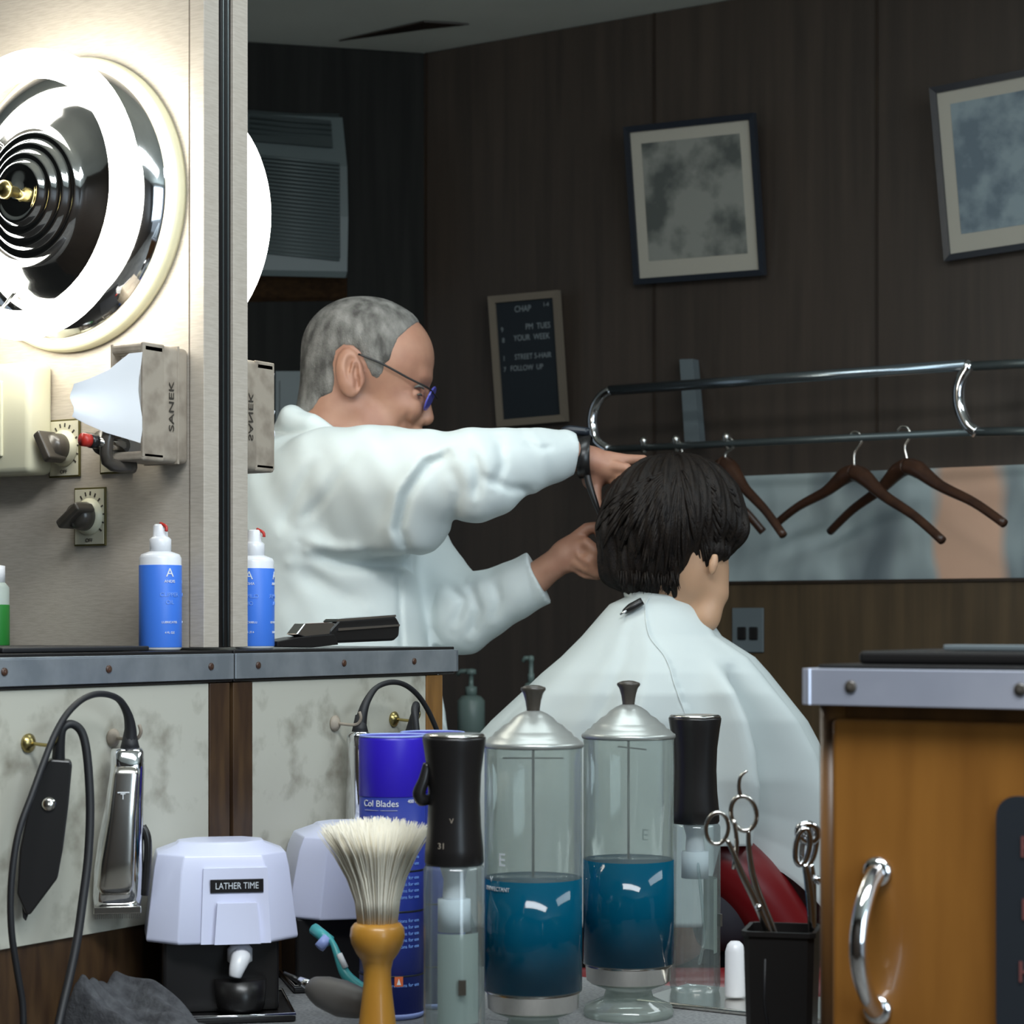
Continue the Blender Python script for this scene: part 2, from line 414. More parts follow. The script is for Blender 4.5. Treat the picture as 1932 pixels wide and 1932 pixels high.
def surface(sdf, lo, hi, h):
    lo = np.array(lo, np.float32); hi = np.array(hi, np.float32)
    n = np.ceil((hi - lo) / h).astype(int) + 1
    B = 12; n = ((n + B - 1) // B) * B
    V = np.full(tuple(n), 99.0, np.float32)
    bc = [np.arange(0, n[i], B) for i in range(3)]
    C = np.stack(np.meshgrid(*bc, indexing='ij'), -1).reshape(-1, 3)
    cen = lo + (C + B / 2) * h
    dc = sdf(cen.astype(np.float32))
    near = np.abs(dc) < B * h * 0.5 * 1.733 * 1.5 + 30
    g = np.stack(np.meshgrid(*[np.arange(B)] * 3, indexing='ij'), -1).reshape(-1, 3)
    for i, c in enumerate(C):
        sl = tuple(slice(c[j], c[j] + B) for j in range(3))
        if near[i]: continue
        V[sl] = dc[i]
    idx = np.nonzero(near)[0]
    for s in range(0, len(idx), 200):
        ch = idx[s:s + 200]
        P = (C[ch][:, None, :] + g[None]).reshape(-1, 3)
        d = sdf((lo + P * h).astype(np.float32)); V[P[:, 0], P[:, 1], P[:, 2]] = d
    V[0] = V[-1] = 9; V[:, 0] = V[:, -1] = 9; V[:, :, 0] = V[:, :, -1] = 9
    ins = V < 0
    c0 = ins[:-1, :-1, :-1]; anyi = np.zeros_like(c0); alli = np.ones_like(c0)
    sh = [(i, j, k) for i in (0, 1) for j in (0, 1) for k in (0, 1)]
    def corner(A, s): return A[s[0]:A.shape[0] - 1 + s[0], s[1]:A.shape[1] - 1 + s[1], s[2]:A.shape[2] - 1 + s[2]]
    for s in sh: a = corner(ins, s); anyi = anyi | a; alli = alli & a
    act = anyi & ~alli
    cells = np.argwhere(act); ids = np.full(act.shape, -1, np.int64); ids[act] = np.arange(len(cells))
    acc = np.zeros((len(cells), 3)); cnt = np.zeros(len(cells))
    for a in sh:
        for ax in range(3):
            if a[ax]: continue
            b = list(a); b[ax] = 1
            va = V[cells[:, 0] + a[0], cells[:, 1] + a[1], cells[:, 2] + a[2]]
            vb = V[cells[:, 0] + b[0], cells[:, 1] + b[1], cells[:, 2] + b[2]]
            m = (va < 0) != (vb < 0); t = np.where(m, va / np.where(m, va - vb, 1), 0)
            p = np.tile(np.array(a, float), (len(cells), 1)); p[:, ax] += t
            acc[m] += p[m]; cnt[m] += 1
    verts = lo + (cells + acc / cnt[:, None]) * h
    faces = []
    for ax in range(3):
        u, v = (ax + 1) % 3, (ax + 2) % 3
        A = [slice(None)] * 3; Bs = [slice(None)] * 3; A[ax] = slice(0, -1); Bs[ax] = slice(1, None)
        m = ins[tuple(A)] != ins[tuple(Bs)]
        e = np.argwhere(m); e = e[(e[:, u] > 0) & (e[:, v] > 0)]
        q = []
        for du, dv in ((0, 0), (1, 0), (1, 1), (0, 1)):
            c = e.copy(); c[:, u] -= du; c[:, v] -= dv
            q.append(ids[c[:, 0], c[:, 1], c[:, 2]])
        q = np.stack(q, 1); fl = ins[e[:, 0], e[:, 1], e[:, 2]]
        q[~fl] = q[~fl][:, ::-1]
        faces.append(q)
    faces = np.concatenate(faces); faces = faces[(faces >= 0).all(1)]
    return verts, faces
def to_room(V, Z0):
    """figure units (photo pixels at distance Z0, third axis depth) to room coordinates"""
    s = Z0 / F
    X = (V[:, 0] - 966) * s; Y = (HY - V[:, 1]) * s; Z = Z0 + V[:, 2] * s
    return np.stack([CAM.x + X * CR.x + Z * CN.x, CAM.y + X * CR.y + Z * CN.y, CAM.z + Y], 1)
def mesh_np(name, V, Fc, m, parent, org):
    me = bpy.data.meshes.new(name)
    V = V - np.array(org)
    me.from_pydata(V.tolist(), [], Fc.tolist())
    me.polygons.foreach_set('use_smooth', [True] * len(me.polygons))
    bm = bmesh.new(); bm.from_mesh(me); bmesh.ops.recalc_face_normals(bm, faces=bm.faces)
    bmesh.ops.smooth_vert(bm, verts=bm.verts, factor=0.5, use_axis_x=True, use_axis_y=True, use_axis_z=True)
    bm.to_mesh(me); bm.free()
    me.materials.append(m)
    o = bpy.data.objects.new(name, me); COL.objects.link(o); o.parent = parent
    return o
def fig(px, py, w_, Z0):
    return Vector(to_room(np.array([at_depth((px, py, w_))], float), Z0)[0])

# ============================================================ SETTING
ZC, ZS, CEIL = 0.85, 1.217, 2.60        # counter, shelf top, ceiling
YF = 2.365                              # panelled wall seen in the mirror
def boxg(lo, hi, bev=0.0): return G().box(lo, hi, bev)
xe = Py(386, 600, -0.036).x             # right edge of the laminate pier
XS = Py(1549, 1500, -0.41).x            # left side of the right-hand cabinet
for sgn, side in ((1, 'front'), (-1, 'mirror')):
    def B(x0, y0, z0, x1, y1, z1, bev=0):
        ya, yb = sorted((y0 * sgn, y1 * sgn)); return boxg((x0, ya, z0), (x1, yb, z1), bev)
    struct('wall_pier_' + side, B(-1.5, -0.036, ZS + 0.003, xe - 0.0225, -0.0005, CEIL), M['laminate'])
    struct('trim_pier_' + side, B(xe - 0.020, -0.037, ZS + 0.003, xe, -0.012, CEIL, 0.001), M['laminate'])
    struct('trim_groove_' + side, B(xe - 0.024, -0.0125, ZS + 0.003, xe - 0.004, -0.0003, CEIL), M['black'])
    struct('wall_below_' + side, B(-1.5, -0.02, 0.0, 3.2, -0.0005, ZC - 0.04), M['cab_dark'])
    o = B(0.0005, -0.272, ZC - 0.035, XS - 0.001, -0.0004, ZC, 0.003).build('worktop', M['counter'])
    tag(o, 'speckled grey worktop under the bottles and jars' if sgn > 0 else 'mirror image of the speckled grey worktop behind the jars', 'worktop')
# steel channel that holds the mirror's edge
o = G().tube([(xe - 0.001, -0.004, ZS + 0.004), (xe - 0.001, -0.004, CEIL)], 0.0012, 6).tube([(xe - 0.001, 0.004, ZS + 0.004), (xe - 0.001, 0.004, CEIL)], 0.0012, 6).build('trim_mirror_edge', M['wire']); o['kind'] = 'structure'
cx = Py(800, 98, YF).x
def quad(name, pts, m, thick):
    p = [Vector(q) for q in pts]; n = (p[1] - p[0]).cross(p[3] - p[0]).normalized() * thick
    g = G(); g.rings([p, [q + n for q in p]], smooth=False); return struct(name, g, m)
quad('wall_far', [(cx, YF, 0), (4.2, YF, 0), (4.2, YF, CEIL), (cx, YF, CEIL)], M['panelling'], -0.05)
DW = (-CR - 0.24 * CN).normalized()
c0 = Vector((cx, YF, 0)); c1 = c0 + DW * 2.4
quad('wall_angled', [c1, c0, c0 + Vector((0, 0, CEIL)), c1 + Vector((0, 0, CEIL))], M['panelling_shaded'], -0.05)
# the room on this side of the mirror, behind the camera
quad('wall_rear', [(cx, -YF, 0), (4.2, -YF, 0), (4.2, -YF, CEIL), (cx, -YF, CEIL)], M['panelling'], 0.05)
m1 = Vector((c1.x, -c1.y, 0)); m0 = Vector((c0.x, -c0.y, 0))
quad('wall_rear_angled', [m1, m0, m0 + Vector((0, 0, CEIL)), m1 + Vector((0, 0, CEIL))], M['panelling_shaded'], 0.05)
quad('wall_right', [(4.2, 0.6, 0), (4.2, YF, 0), (4.2, YF, CEIL), (4.2, 0.6, CEIL)], M['panelling'], 0.05)
struct('ceiling', boxg((-3.2, -3.4, CEIL + 0.002), (4.3, 3.4, CEIL + 0.05)), M['ceiling'])
struct('floor', boxg((-3.2, -3.4, -0.05), (4.3, 3.4, -0.001)), M['floor'])
# wainscot strip of lighter brown wood below the pale mural strip
zt = Py(1600, 1093, YF).z
struct('trim_wainscot', boxg((Py(1330, 1100, YF).x, YF - 0.012, 0.002), (4.19, YF - 0.0005, zt)), M['panel_low'])
for px in (805, 1235, 1655):
    q = Py(px, 600, YF); struct('trim_seam', boxg((q.x - 0.003, YF - 0.003, 0.9 if px < 1300 else zt + 0.3), (q.x + 0.003, YF - 0.0004, CEIL)), M['cab_dark'])
# ceiling tiles: grid lines and one sagging tile
tp = [Pz(x_, y_, CEIL - 0.004) for x_, y_ in ((640, 78), (800, 42), (885, 47), (800, 56))]
quad('trim_sag', tp, M['cab_dark'], 0.003)

# ============================================================ WALL LAMP
def lamp():
    c = Py(257, 368, -0.110); R = 0.158
    cxx = c.x - R; cz = Py(62, 366, -0.110).z
    t = empty('ring_lamp', (cxx, -0.036, cz), 'round chrome wall lamp with a glowing ring tube on the beige laminate pier', 'lamp')
    mx = Matrix.Rotation(PI / 2, 4, 'X')            # lathe axis z -> -y
    G().lathe([(0.120, 0.0), (0.163, 0.0), (0.164, 0.006), (0.162, 0.014), (0.155, 0.017), (0.12, 0.017)], 96, mtx=mx).build('rim', M['cream'], t)
    prof = [(0.152, 0.014), (0.150, 0.022), (0.140, 0.034), (0.126, 0.044), (0.108, 0.050), (0.100, 0.052), (0.092, 0.055), (0.078, 0.062)]
    for i, r in enumerate((0.066, 0.054, 0.042, 0.030)):
        z = 0.066 + i * 0.006
        prof += [(r + 0.005, z), (r + 0.003, z + 0.005), (r, z + 0.006), (r - 0.003, z + 0.004)]
    prof += [(0.024, 0.088), (0.014, 0.090), (0.0, 0.091)]
    G().lathe(prof, 96, mtx=mx).build('reflector', M['chrome'], t)
    pts = [((R - 0.016) * math.cos(a), -0.074, (R - 0.016) * math.sin(a)) for a in np.linspace(0, 2 * PI, 72, endpoint=False)]
    G().tube(pts, 0.016, 16, closed=True).build('ring_tube', M['tube'], t)['label'] = 'glowing white fluorescent ring'
    G().lathe([(0.0, 0.0), (0.006, 0.0), (0.006, 0.012), (0.010, 0.014), (0.010, 0.020), (0.004, 0.023), (0, 0.023)], 20, c=(0, -0.090, 0), mtx=mx).build('finial', M['brass'], t)
    for a in (0.2, 2.4, 4.3):
        p = Vector((math.cos(a), 0, math.sin(a)))
        G().tube([p * 0.11 + Vector((0, -0.05, 0)), p * 0.128 + Vector((0, -0.06, 0)), p * 0.135 + Vector((0, -0.074, 0))], 0.002, 6).build('clip', M['steel'], t)
    return t
L = lamp(); mirror_copy(L, 'glowing edge of the ring lamp in the mirror beside the upright trim', drop=())

# ============================================================ PIER FITTINGS
def neck_strip_box():
    a = Py(270, 700, -0.110); tp_ = Py(270, 644, -0.110).z; bt = Py(270, 868, -0.110).z
    x1 = a.x; x0 = x1 - 0.047
    t = empty('tissue_dispenser', ((x0 + x1) / 2, -0.036, bt), 'grimy beige wall box dispensing a white paper strip above the knobs', 'dispenser')
    h = tp_ - bt; w_ = 0.0235
    g = G(); g.box((-w_, -0.047, 0), (w_, -0.0005, h), 0.006)
    g.box((-w_ + 0.001, -0.074, 0.0), (-w_ + 0.004, -0.040, h), 0.001)
    g.box((w_ - 0.004, -0.074, 0.003), (w_, -0.040, h), 0.0015)
    g.box((-w_, -0.074, h - 0.012), (w_, -0.040, h), 0.004)
    g.box((-w_, -0.074, 0), (w_, -0.040, 0.010), 0.003)
    g.box((-w_ - 0.0006, -0.0205, -0.0008), (w_ + 0.0008, -0.0175, h + 0.0008), 0.0005)
    g.build('casing', M['grime'], t)
    G().box((-w_ + 0.004, -0.060, 0.01), (w_ - 0.004, -0.045, h - 0.012)).build('paper_roll', M['paper'], t)
    # paper strip pulled out to the left
    rows = []
    P = [((w_ - 0.004, -0.074), 1.0, 0.10), ((0.008, -0.082), 0.985, 0.14), ((-0.010, -0.094), 0.82, 0.20), ((-0.022, -0.112), 0.72, 0.28), ((-0.024, -0.130), 0.66, 0.34)]
    for (x, y), tpf, btf in P:
        rows.append([(x + 0.003 * math.sin(k * 1.1), y, h * (0.06 + 0.85 * (btf + (tpf - btf) * k / 7))) for k in range(8)])
    g = G(); vs = [p for r in rows for p in r]
    fs = [(i * 8 + k, i * 8 + k + 1, (i + 1) * 8 + k + 1, (i + 1) * 8 + k) for i in range(4) for k in range(7)]
    vs2 = [(x + 0.0006, y - 0.0004, z) for x, y, z in vs]
    g.add(vs, fs); g.add(vs2, fs)
    g.build('paper_strip', M['paper'], t)
    text(t, 'SANEK', 0.011, M['knob'], (w_ + 0.001, -0.030, h * 0.48), (PI / 2, 0, PI / 2), sx=1.6).rotation_euler = (PI / 2, -PI / 2, PI / 2)
    return t
NB = neck_strip_box()
mirror_copy(NB, 'dispenser box repeated in the mirror, cut by the trim, beside the collar')
def switch_lever():
    p = Py(160, 830, -0.150)
    e = Py(208, 838, -0.118)
    t = empty('tear_lever', e, 'small chrome lever with red and black tip below the paper strip', 'lever')
    d = p - e
    G().tube([(0, 0.03, 0), (0, 0, 0), d * 0.55], [0.009, 0.006, 0.004], 12).build('arm', M['steel'], t)
    G().tube([d * 0.55, d * 0.82], 0.0075, 14).build('collar', M['black'], t)
    G().tube([d * 0.82, d * 1.12], 0.007, 14).build('tip', M['red'], t)
    G().tube([Vector((0.010, 0.035, 0.024)), Vector((0.004, 0.0, 0.022)), Vector((-0.002, -0.002, -0.018)), Vector((0.006, 0.03, -0.022))], 0.007, 10, spline=4).build('bracket', M['knob'], t)
switch_lever()
def knob(px, py, ang, lab, h=118, big=1.0):
    q = Py(px, py, -0.037)
    t = empty('dial_knob', q, lab, 'knob')
    w2, h2 = 0.0235, 0.0325
    G().box((-w2, -0.0016, -h2), (w2, 0.0008, h2), 0.0006).build('border', M['plate_edge'], t)
    pl = G().box((-w2 + 0.002, -0.0022, -h2 + 0.002), (w2 - 0.002, -0.0012, h2 - 0.002)).build('dial_plate', M['plate'], t)
    g = G()
    for k in range(13):
        a = math.radians(-35 + k * 20)
        m_ = Matrix.Rotation(-a, 4, 'Y'); m_.translation = (0.0205 * math.cos(a), -0.0025, 0.026 * math.sin(a))
        g.box((-0.0022, -0.0002, -0.0009), (0.0022, 0.0002, 0.0009), mtx=m_)
    g.build('scale_marks', M['knob'], pl)
    text(pl, 'OFF', 0.006, M['knob'], (0, -0.0026, -0.0265))
    mx = Matrix.Rotation(PI / 2, 4, 'X')
    G().lathe([(0.0, 0.001), (0.0205, 0.001), (0.0205, 0.004), (0.0180, 0.007), (0.016, 0.010), (0.0, 0.010)], 32, mtx=mx).build('skirt', M['cream_box'], t)
    g = G(); g.lathe([(0, 0.006), (0.0165, 0.006), (0.0155, 0.018), (0.013, 0.026), (0.0, 0.028)], 32, mtx=mx)
    rm = Matrix.Rotation(ang, 4, 'Y')
    g.box((-0.0185, -0.038, -0.0055), (0.0185, -0.010, 0.0055), 0.003, mtx=rm)
    g.build('knob', M['knob'], t)
knob(123, 846, math.radians(60), 'worn grey rotary knob on upper dial plate, furthest left below the lamp')
knob(220, 838, 0.4, 'rotary knob dial half hidden behind the paper dispenser box')
knob(171, 975, math.radians(-35), 'black rotary knob on the lowest dial plate above the blue bottle')
a = Py(55, 680, -0.075); b = Py(55, 893, -0.075)
t = empty('switch_box', (a.x - 0.09, -0.036, b.z), 'cream plastic box with rounded corners at the left picture edge', 'box')
G().box((-0.09, -0.039, 0), (0.09, -0.0005, a.z - b.z), 0.008).build('casing', M['cream_box'], t)
G().box((-0.086, -0.042, 0.02), (0.05, -0.038, a.z - b.z - 0.02), 0.002).build('cover', M['cream_box'], t)

# ============================================================ LEFT CABINET (board side with clippers)
def left_cabinet():
    t = empty('wall_cabinet', (-0.6, -0.2, 0.0), 'backbar cabinet with stained white side board and riveted metal edge strip', 'cabinet')
    z1 = 1.183
    G().box((-1.3, -0.405, 0.001), (-0.001, -0.021, z1)).build('body', M['brown'], t, world=True)
    o = G().box((-0.003, -0.373, 0.936), (0.003, -0.037, z1 - 0.001), 0.0008).build('side_board', M['board'], t, world=True); o['label'] = 'stained white side board'
    G().box((-0.03, -0.409, ZC + 0.002), (0.004, -0.374, z1 - 0.001), 0.001).build('corner_post', M['oak'], t, world=True)
    G().box((-0.002, -0.036, ZC + 0.002), (0.004, -0.003, z1 - 0.001), 0.001).build('rear_post', M['brown'], t, world=True)
    G().box((-1.3, -0.432, z1), (0.006, -0.0015, ZS), 0.001).build('top', M['black'], t, world=True)
    g = G(); g.box((0.0062, -0.4375, 1.186), (0.0085, -0.0015, 1.212), 0.0006)
    g.box((-1.3, -0.4375, 1.186), (0.0085, -0.4325, 1.212), 0.0006)
    g.box((0.000, -0.4375, 1.2115), (0.0085, -0.0015, 1.2135), 0.0006)
    o = g.build('edge_strip', M['chrome_dull'], t, world=True); o['label'] = 'dull blue-grey metal edge strip'
    for px in (398, 205, 8):
        p = Px(px, 1263, 0.0085)
        G().lathe([(0, 0), (0.0042, 0), (0.0038, 0.0012), (0.002, 0.0018), (0, 0.0018)], 14, c=(0.0085, p.y, 1.200), mtx=Matrix.Rotation(PI / 2, 4, 'Y')).build('screw', M['hanger'], t, world=True)
    return t
LC = left_cabinet(); mirror_copy(LC, 'cabinet side board, metal strip and golden post repeated in the mirror')

def px_pts(pts, x): return [Px(a_, b_, x_) for (a_, b_), x_ in zip(pts, x if isinstance(x, (list, tuple)) else [x] * len(pts))]
def coat_hook(px, py, lab, mlab, m, length=0.03):
    b_ = Px(px, py, 0.003)
    t = empty('wall_hook', b_, lab, 'hook')
    mx = Matrix.Rotation(PI / 2, 4, 'Y')
    G().lathe([(0, 0), (0.009, 0), (0.0095, 0.002), (0.006, 0.005), (0.003, 0.007), (0, 0.007)], 20, mtx=mx).build('rosette', m, t)
    G().tube([(0.005, 0, 0), (length, 0, -0.001), (length + 0.008, 0, 0.006), (length + 0.006, 0, 0.014)], 0.0018, 8, spline=4).build('prong', m, t)
    mirror_copy(t, mlab)
coat_hook(52, 1402, 'brass hook with round head on stained board, beside the black trimmer', 'brass hook in the mirror behind the dark cord loops', M['brass'])
coat_hook(212, 1392, 'small dull hook on stained board holding the chrome clipper', 'small hook in the mirror above the chrome clipper image', M['grime'])

def silver_clipper():
    q = Px(228, 1575, 0.030); rz = facing(q)
    t = empty('hair_clipper', q, 'chrome hair clipper hanging by its loop on the stained board', 'hair clipper', rz=rz)
    s = (q - CAM).dot(CN) / F
    def ring(py, hw, cxp, d0, d1, p=3.0, n=28):
        r = []
        for k in range(n):
            a = 2 * PI * k / n; c, s_ = math.cos(a), math.sin(a)
            x = hw * s * math.copysign(abs(c) ** (2 / p), c); y = (d0 + d1) / 2 + (d1 - d0) / 2 * math.copysign(abs(s_) ** (2 / p), s_)
            r.append(Vector(((cxp - 228) * s + x, y, (1575 - py) * s)))
        return r
    G().rings([ring(1412, 28, 240, -0.006, 0.014), ring(1420, 31, 240, -0.010, 0.018), ring(1450, 32, 240, -0.014, 0.018), ring(1520, 36, 234, -0.016, 0.018),
               ring(1580, 42, 228, -0.018, 0.018), ring(1640, 46, 224, -0.018, 0.018), ring(1690, 46, 222, -0.012, 0.016), ring(1716, 43, 221, -0.006, 0.010)]).build('body', M['chrome'], t)
    g = G(); g.rings([ring(1445, 20, 238, -0.0175, -0.010), ring(1460, 24, 237, -0.0195, -0.010), ring(1540, 26, 230, -0.021, -0.010), ring(1620, 32, 222, -0.022, -0.010), ring(1668, 34, 218, -0.020, -0.010), ring(1685, 26, 218, -0.015, -0.010)])
    g.build('face_plate', M['steel'], t)
    g = G()
    g.box(((178 - 228) * s, -0.010, (1575 - 1722) * s), ((266 - 228) * s, 0.004, (1575 - 1708) * s), 0.001)
    for k in range(22):
        x = ((180 + k * 3.9) - 228) * s; g.box((x, -0.008, (1575 - 1731) * s), (x + 1.7 * s, -0.004, (1575 - 1720) * s))
    g.build('blade', M['steel'], t)
    G().tube([Vector(((268 - 228) * s, 0, (1575 - 1560) * s)), Vector(((277 - 228) * s, -0.002, (1575 - 1580) * s)), Vector(((278 - 228) * s, -0.002, (1575 - 1620) * s)), Vector(((272 - 228) * s, 0, (1575 - 1690) * s))], 0.004, 8, spline=4).build('lever', M['black'], t)
    text(t, 'T', 16 * s, M['white_ink'], ((232 - 228) * s, -0.0225, (1575 - 1500) * s))
    G().box(((222 - 228) * s, -0.0222, (1575 - 1493) * s), ((244 - 228) * s, -0.0215, (1575 - 1491) * s)).build('mark', M['white_ink'], t)
    g = G(); g.lathe([(0, 0), (0.010, 0), (0.0085, 0.006), (0.0055, 0.020), (0, 0.022)], 16, c=((245 - 228) * s, 0.004, (1575 - 1414) * s))
    pts = [(245, 1408), (246, 1375), (240, 1345), (222, 1318), (190, 1309), (158, 1318), (128, 1345), (104, 1385), (82, 1440), (60, 1500), (38, 1560), (26, 1620), (20, 1690), (22, 1760), (32, 1830), (42, 1890), (44, 1935)]
    rzm = Matrix.Rotation(-rz, 3, 'Z')
    dx = [0.03 + 0.004 * i for i in range(len(pts))]
    g.tube([rzm @ (Px(a_, b_, 0.034 + min(i, 9) * 0.002) - q) for i, (a_, b_) in enumerate(pts)], [0.0075, 0.006, 0.0045] + [0.0032] * (len(pts) - 3), 10, spline=5)
    g.build('cord', M['black_soft'], t)
    mirror_copy(t, 'chrome clipper seen from behind in the mirror left of the blue can')
silver_clipper()
def black_trimmer():
    q = Px(85, 1560, 0.030); rz = facing(q); s = (q - CAM).dot(CN) / F
    t = empty('hair_trimmer', q, 'black pointed hair trimmer with round silver button, hanging furthest left', 'hair trimmer', rz=rz)
    poly = [(88, 1436), (96, 1431), (132, 1434), (135, 1442), (128, 1520), (118, 1600), (108, 1655), (58, 1722), (50, 1722), (33, 1682), (38, 1600), (52, 1530), (76, 1462)]
    G().prism([((x - 85) * s, (1560 - y) * s) for x, y in poly], None, 0.026, 0.002).build('body', M['black'], t)
    G().lathe([(0, 0), (0.007, 0), (0.0065, 0.002), (0.003, 0.0035), (0, 0.0035)], 20, c=((92 - 85) * s, -0.013, (1560 - 1515) * s), mtx=Matrix.Rotation(PI / 2, 4, 'X')).build('button', M['steel'], t)
    G().prism([((x - 85) * s, (1560 - y) * s) for x, y in ((60, 1706), (50, 1735), (44, 1728), (42, 1700))], None, 0.018, 0.001).build('blade', M['black'], t)
    pts = [(110, 1436), (112, 1400), (118, 1375), (134, 1366), (152, 1378), (162, 1410), (168, 1470), (170, 1540), (166, 1620), (156, 1700), (146, 1770), (132, 1840), (118, 1900), (108, 1945)]
    rzm = Matrix.Rotation(-rz, 3, 'Z')
    G().tube([rzm @ (Px(a_, b_, 0.034 + i * 0.004) - q) for i, (a_, b_) in enumerate(pts)], [0.0065, 0.0055] + [0.0042] * 12, 10, spline=5).build('cord', M['black_soft'], t)
    mirror_copy(t, 'looped cord and trimmer image in the mirror beside the golden post')
black_trimmer()

# ============================================================ SHELF ITEMS
def oil_bottle():
    r_ = Py(330, 1200, -0.080); R = 0.0222; q = Vector((r_.x - R * 0.97, -0.0785, ZS + 0.0006))
    t = empty('oil_bottle', q, 'white oil bottle with blue label and red dripping nozzle', 'bottle', rz=facing(q))
    H = (1225 - 1042) * 2.22 / F
    G().lathe([(0, 0), (R - 0.002, 0), (R, 0.002), (R, H - 0.004), (R - 0.002, H), (0.012, H + 0.003), (0, H + 0.003)], 40).build('bottle', M['white_plastic'], t)
    G().lathe([(R + 0.0002, 0.003), (R + 0.0004, 0.0035), (R + 0.0004, H - 0.012), (R + 0.0002, H - 0.0115)], 40).build('label', M['blue_label'], t)
    G().lathe([(0, H + 0.002), (0.0115, H + 0.002), (0.0115, H + 0.016), (0.0095, H + 0.018), (0.008, H + 0.019), (0.0075, H + 0.030), (0.006, H + 0.032), (0, H + 0.032)], 28).build('cap', M['white_plastic'], t)
    G().tube([(0.000, -0.003, H + 0.033), (0.006, -0.009, H + 0.029), (0.006, -0.010, H + 0.024)], 0.0017, 8, spline=3).build('nozzle', M['red'], t)
    for sg, yy in ((1, -1), (-1, 1)):
        for body, size, z, m in (('A', 0.013, H - 0.020, M['white_ink']), ('ANDIS', 0.0042, H - 0.029, M['white_ink']), ('CLIPPER', 0.0060, H - 0.043, M['pale_ink']), ('OIL', 0.0060, H - 0.051, M['pale_ink']),
                                 ('LUBRICATES', 0.0032, H - 0.072, M['white_ink']), ('4 FL OZ', 0.0032, H - 0.083, M['white_ink'])):
            text_round(t, body, size, m, R + 0.0004, z, 0.45 if sg > 0 else PI - 1.15)
    mirror_copy(t, 'blue-labelled oil bottle repeated in the mirror beside the pier trim')
oil_bottle()
q = Py(-12, 1210, -0.10); q.z = ZS + 0.0006
t = empty('green_bottle', q, 'green-labelled bottle with white cap cut by the left picture edge', 'bottle')
hh = (1215 - 1085) * 2.1 / F
G().lathe([(0, 0), (0.016, 0), (0.017, 0.002), (0.017, hh), (0.012, hh + 0.006), (0, hh + 0.006)], 32).build('bottle', M['murk'], t)
G().lathe([(0.0172, 0.004), (0.0175, 0.005), (0.0175, hh - 0.02), (0.0172, hh - 0.019)], 32).build('label', M['green'], t)
G().lathe([(0, hh + 0.005), (0.0125, hh + 0.005), (0.0125, hh + 0.024), (0, hh + 0.026)], 24).build('cap', M['white_plastic'], t)
a = Px(-30, 1222, -0.03); b = Px(248, 1222, -0.03)
t = empty('shelf_mat', (-0.05, (a.y + b.y) / 2, ZS + 0.0006), 'thin black rubber mat lying on the metal-edged shelf', 'mat')
g = G().box((-0.12, -abs(a.y - b.y) / 2, 0), (0.045, abs(a.y - b.y) / 2, 0.005), 0.0015); g.build('sheet', M['black_soft'], t)
def shelf_razor():
    # black folding razor lying on the shelf's image in the mirror
    p0 = Py(508, 1208, 0.115); p1 = Py(742, 1196, 0.30)
    p0 = Vector((-0.030, Px(508, 1200, -0.030).y, ZS + 0.001)); p1 = Vector((-0.030, Px(740, 1200, -0.030).y, ZS + 0.001))
    d = p1 - p0; Lg = d.length; rz = math.atan2(d.y, d.x)
    t = empty('clipper_tool', (p0 + p1) / 2, 'black and chrome hand clipper lying on the mirrored shelf beside the bottle', 'hand clipper', rz=rz)
    f = Lg / 234
    def pr(poly, th, y=0): return [((x - 625) * f, (1216 - z_) * 3.1 / F) for x, z_ in poly]
    G().prism(pr([(508, 1214), (508, 1206), (548, 1200), (612, 1196), (620, 1212), (570, 1216)], 1), None, 0.024, 0.001).build('blade', M['black'], t)
    G().prism(pr([(545, 1196), (560, 1180), (612, 1178), (622, 1190), (612, 1196), (560, 1200)], 1), Matrix.Translation((0, -0.002, 0)), 0.016, 0.001).build('guard', M['chrome'], t)
    G().prism(pr([(606, 1210), (604, 1190), (622, 1174), (735, 1168), (744, 1180), (742, 1200), (732, 1207)], 1), None, 0.022, 0.003).build('handle', M['black'], t)
    G().prism(pr([(618, 1191), (618, 1187), (740, 1181), (740, 1184)], 1), Matrix.Translation((0, -0.004, 0)), 0.018).build('trim_strip', M['chrome'], t)
    G().prism(pr([(616, 1177), (622, 1173), (735, 1166), (736, 1169)], 1), Matrix.Translation((0, -0.001, 0)), 0.019).build('top_strip', M['chrome'], t)
shelf_razor()

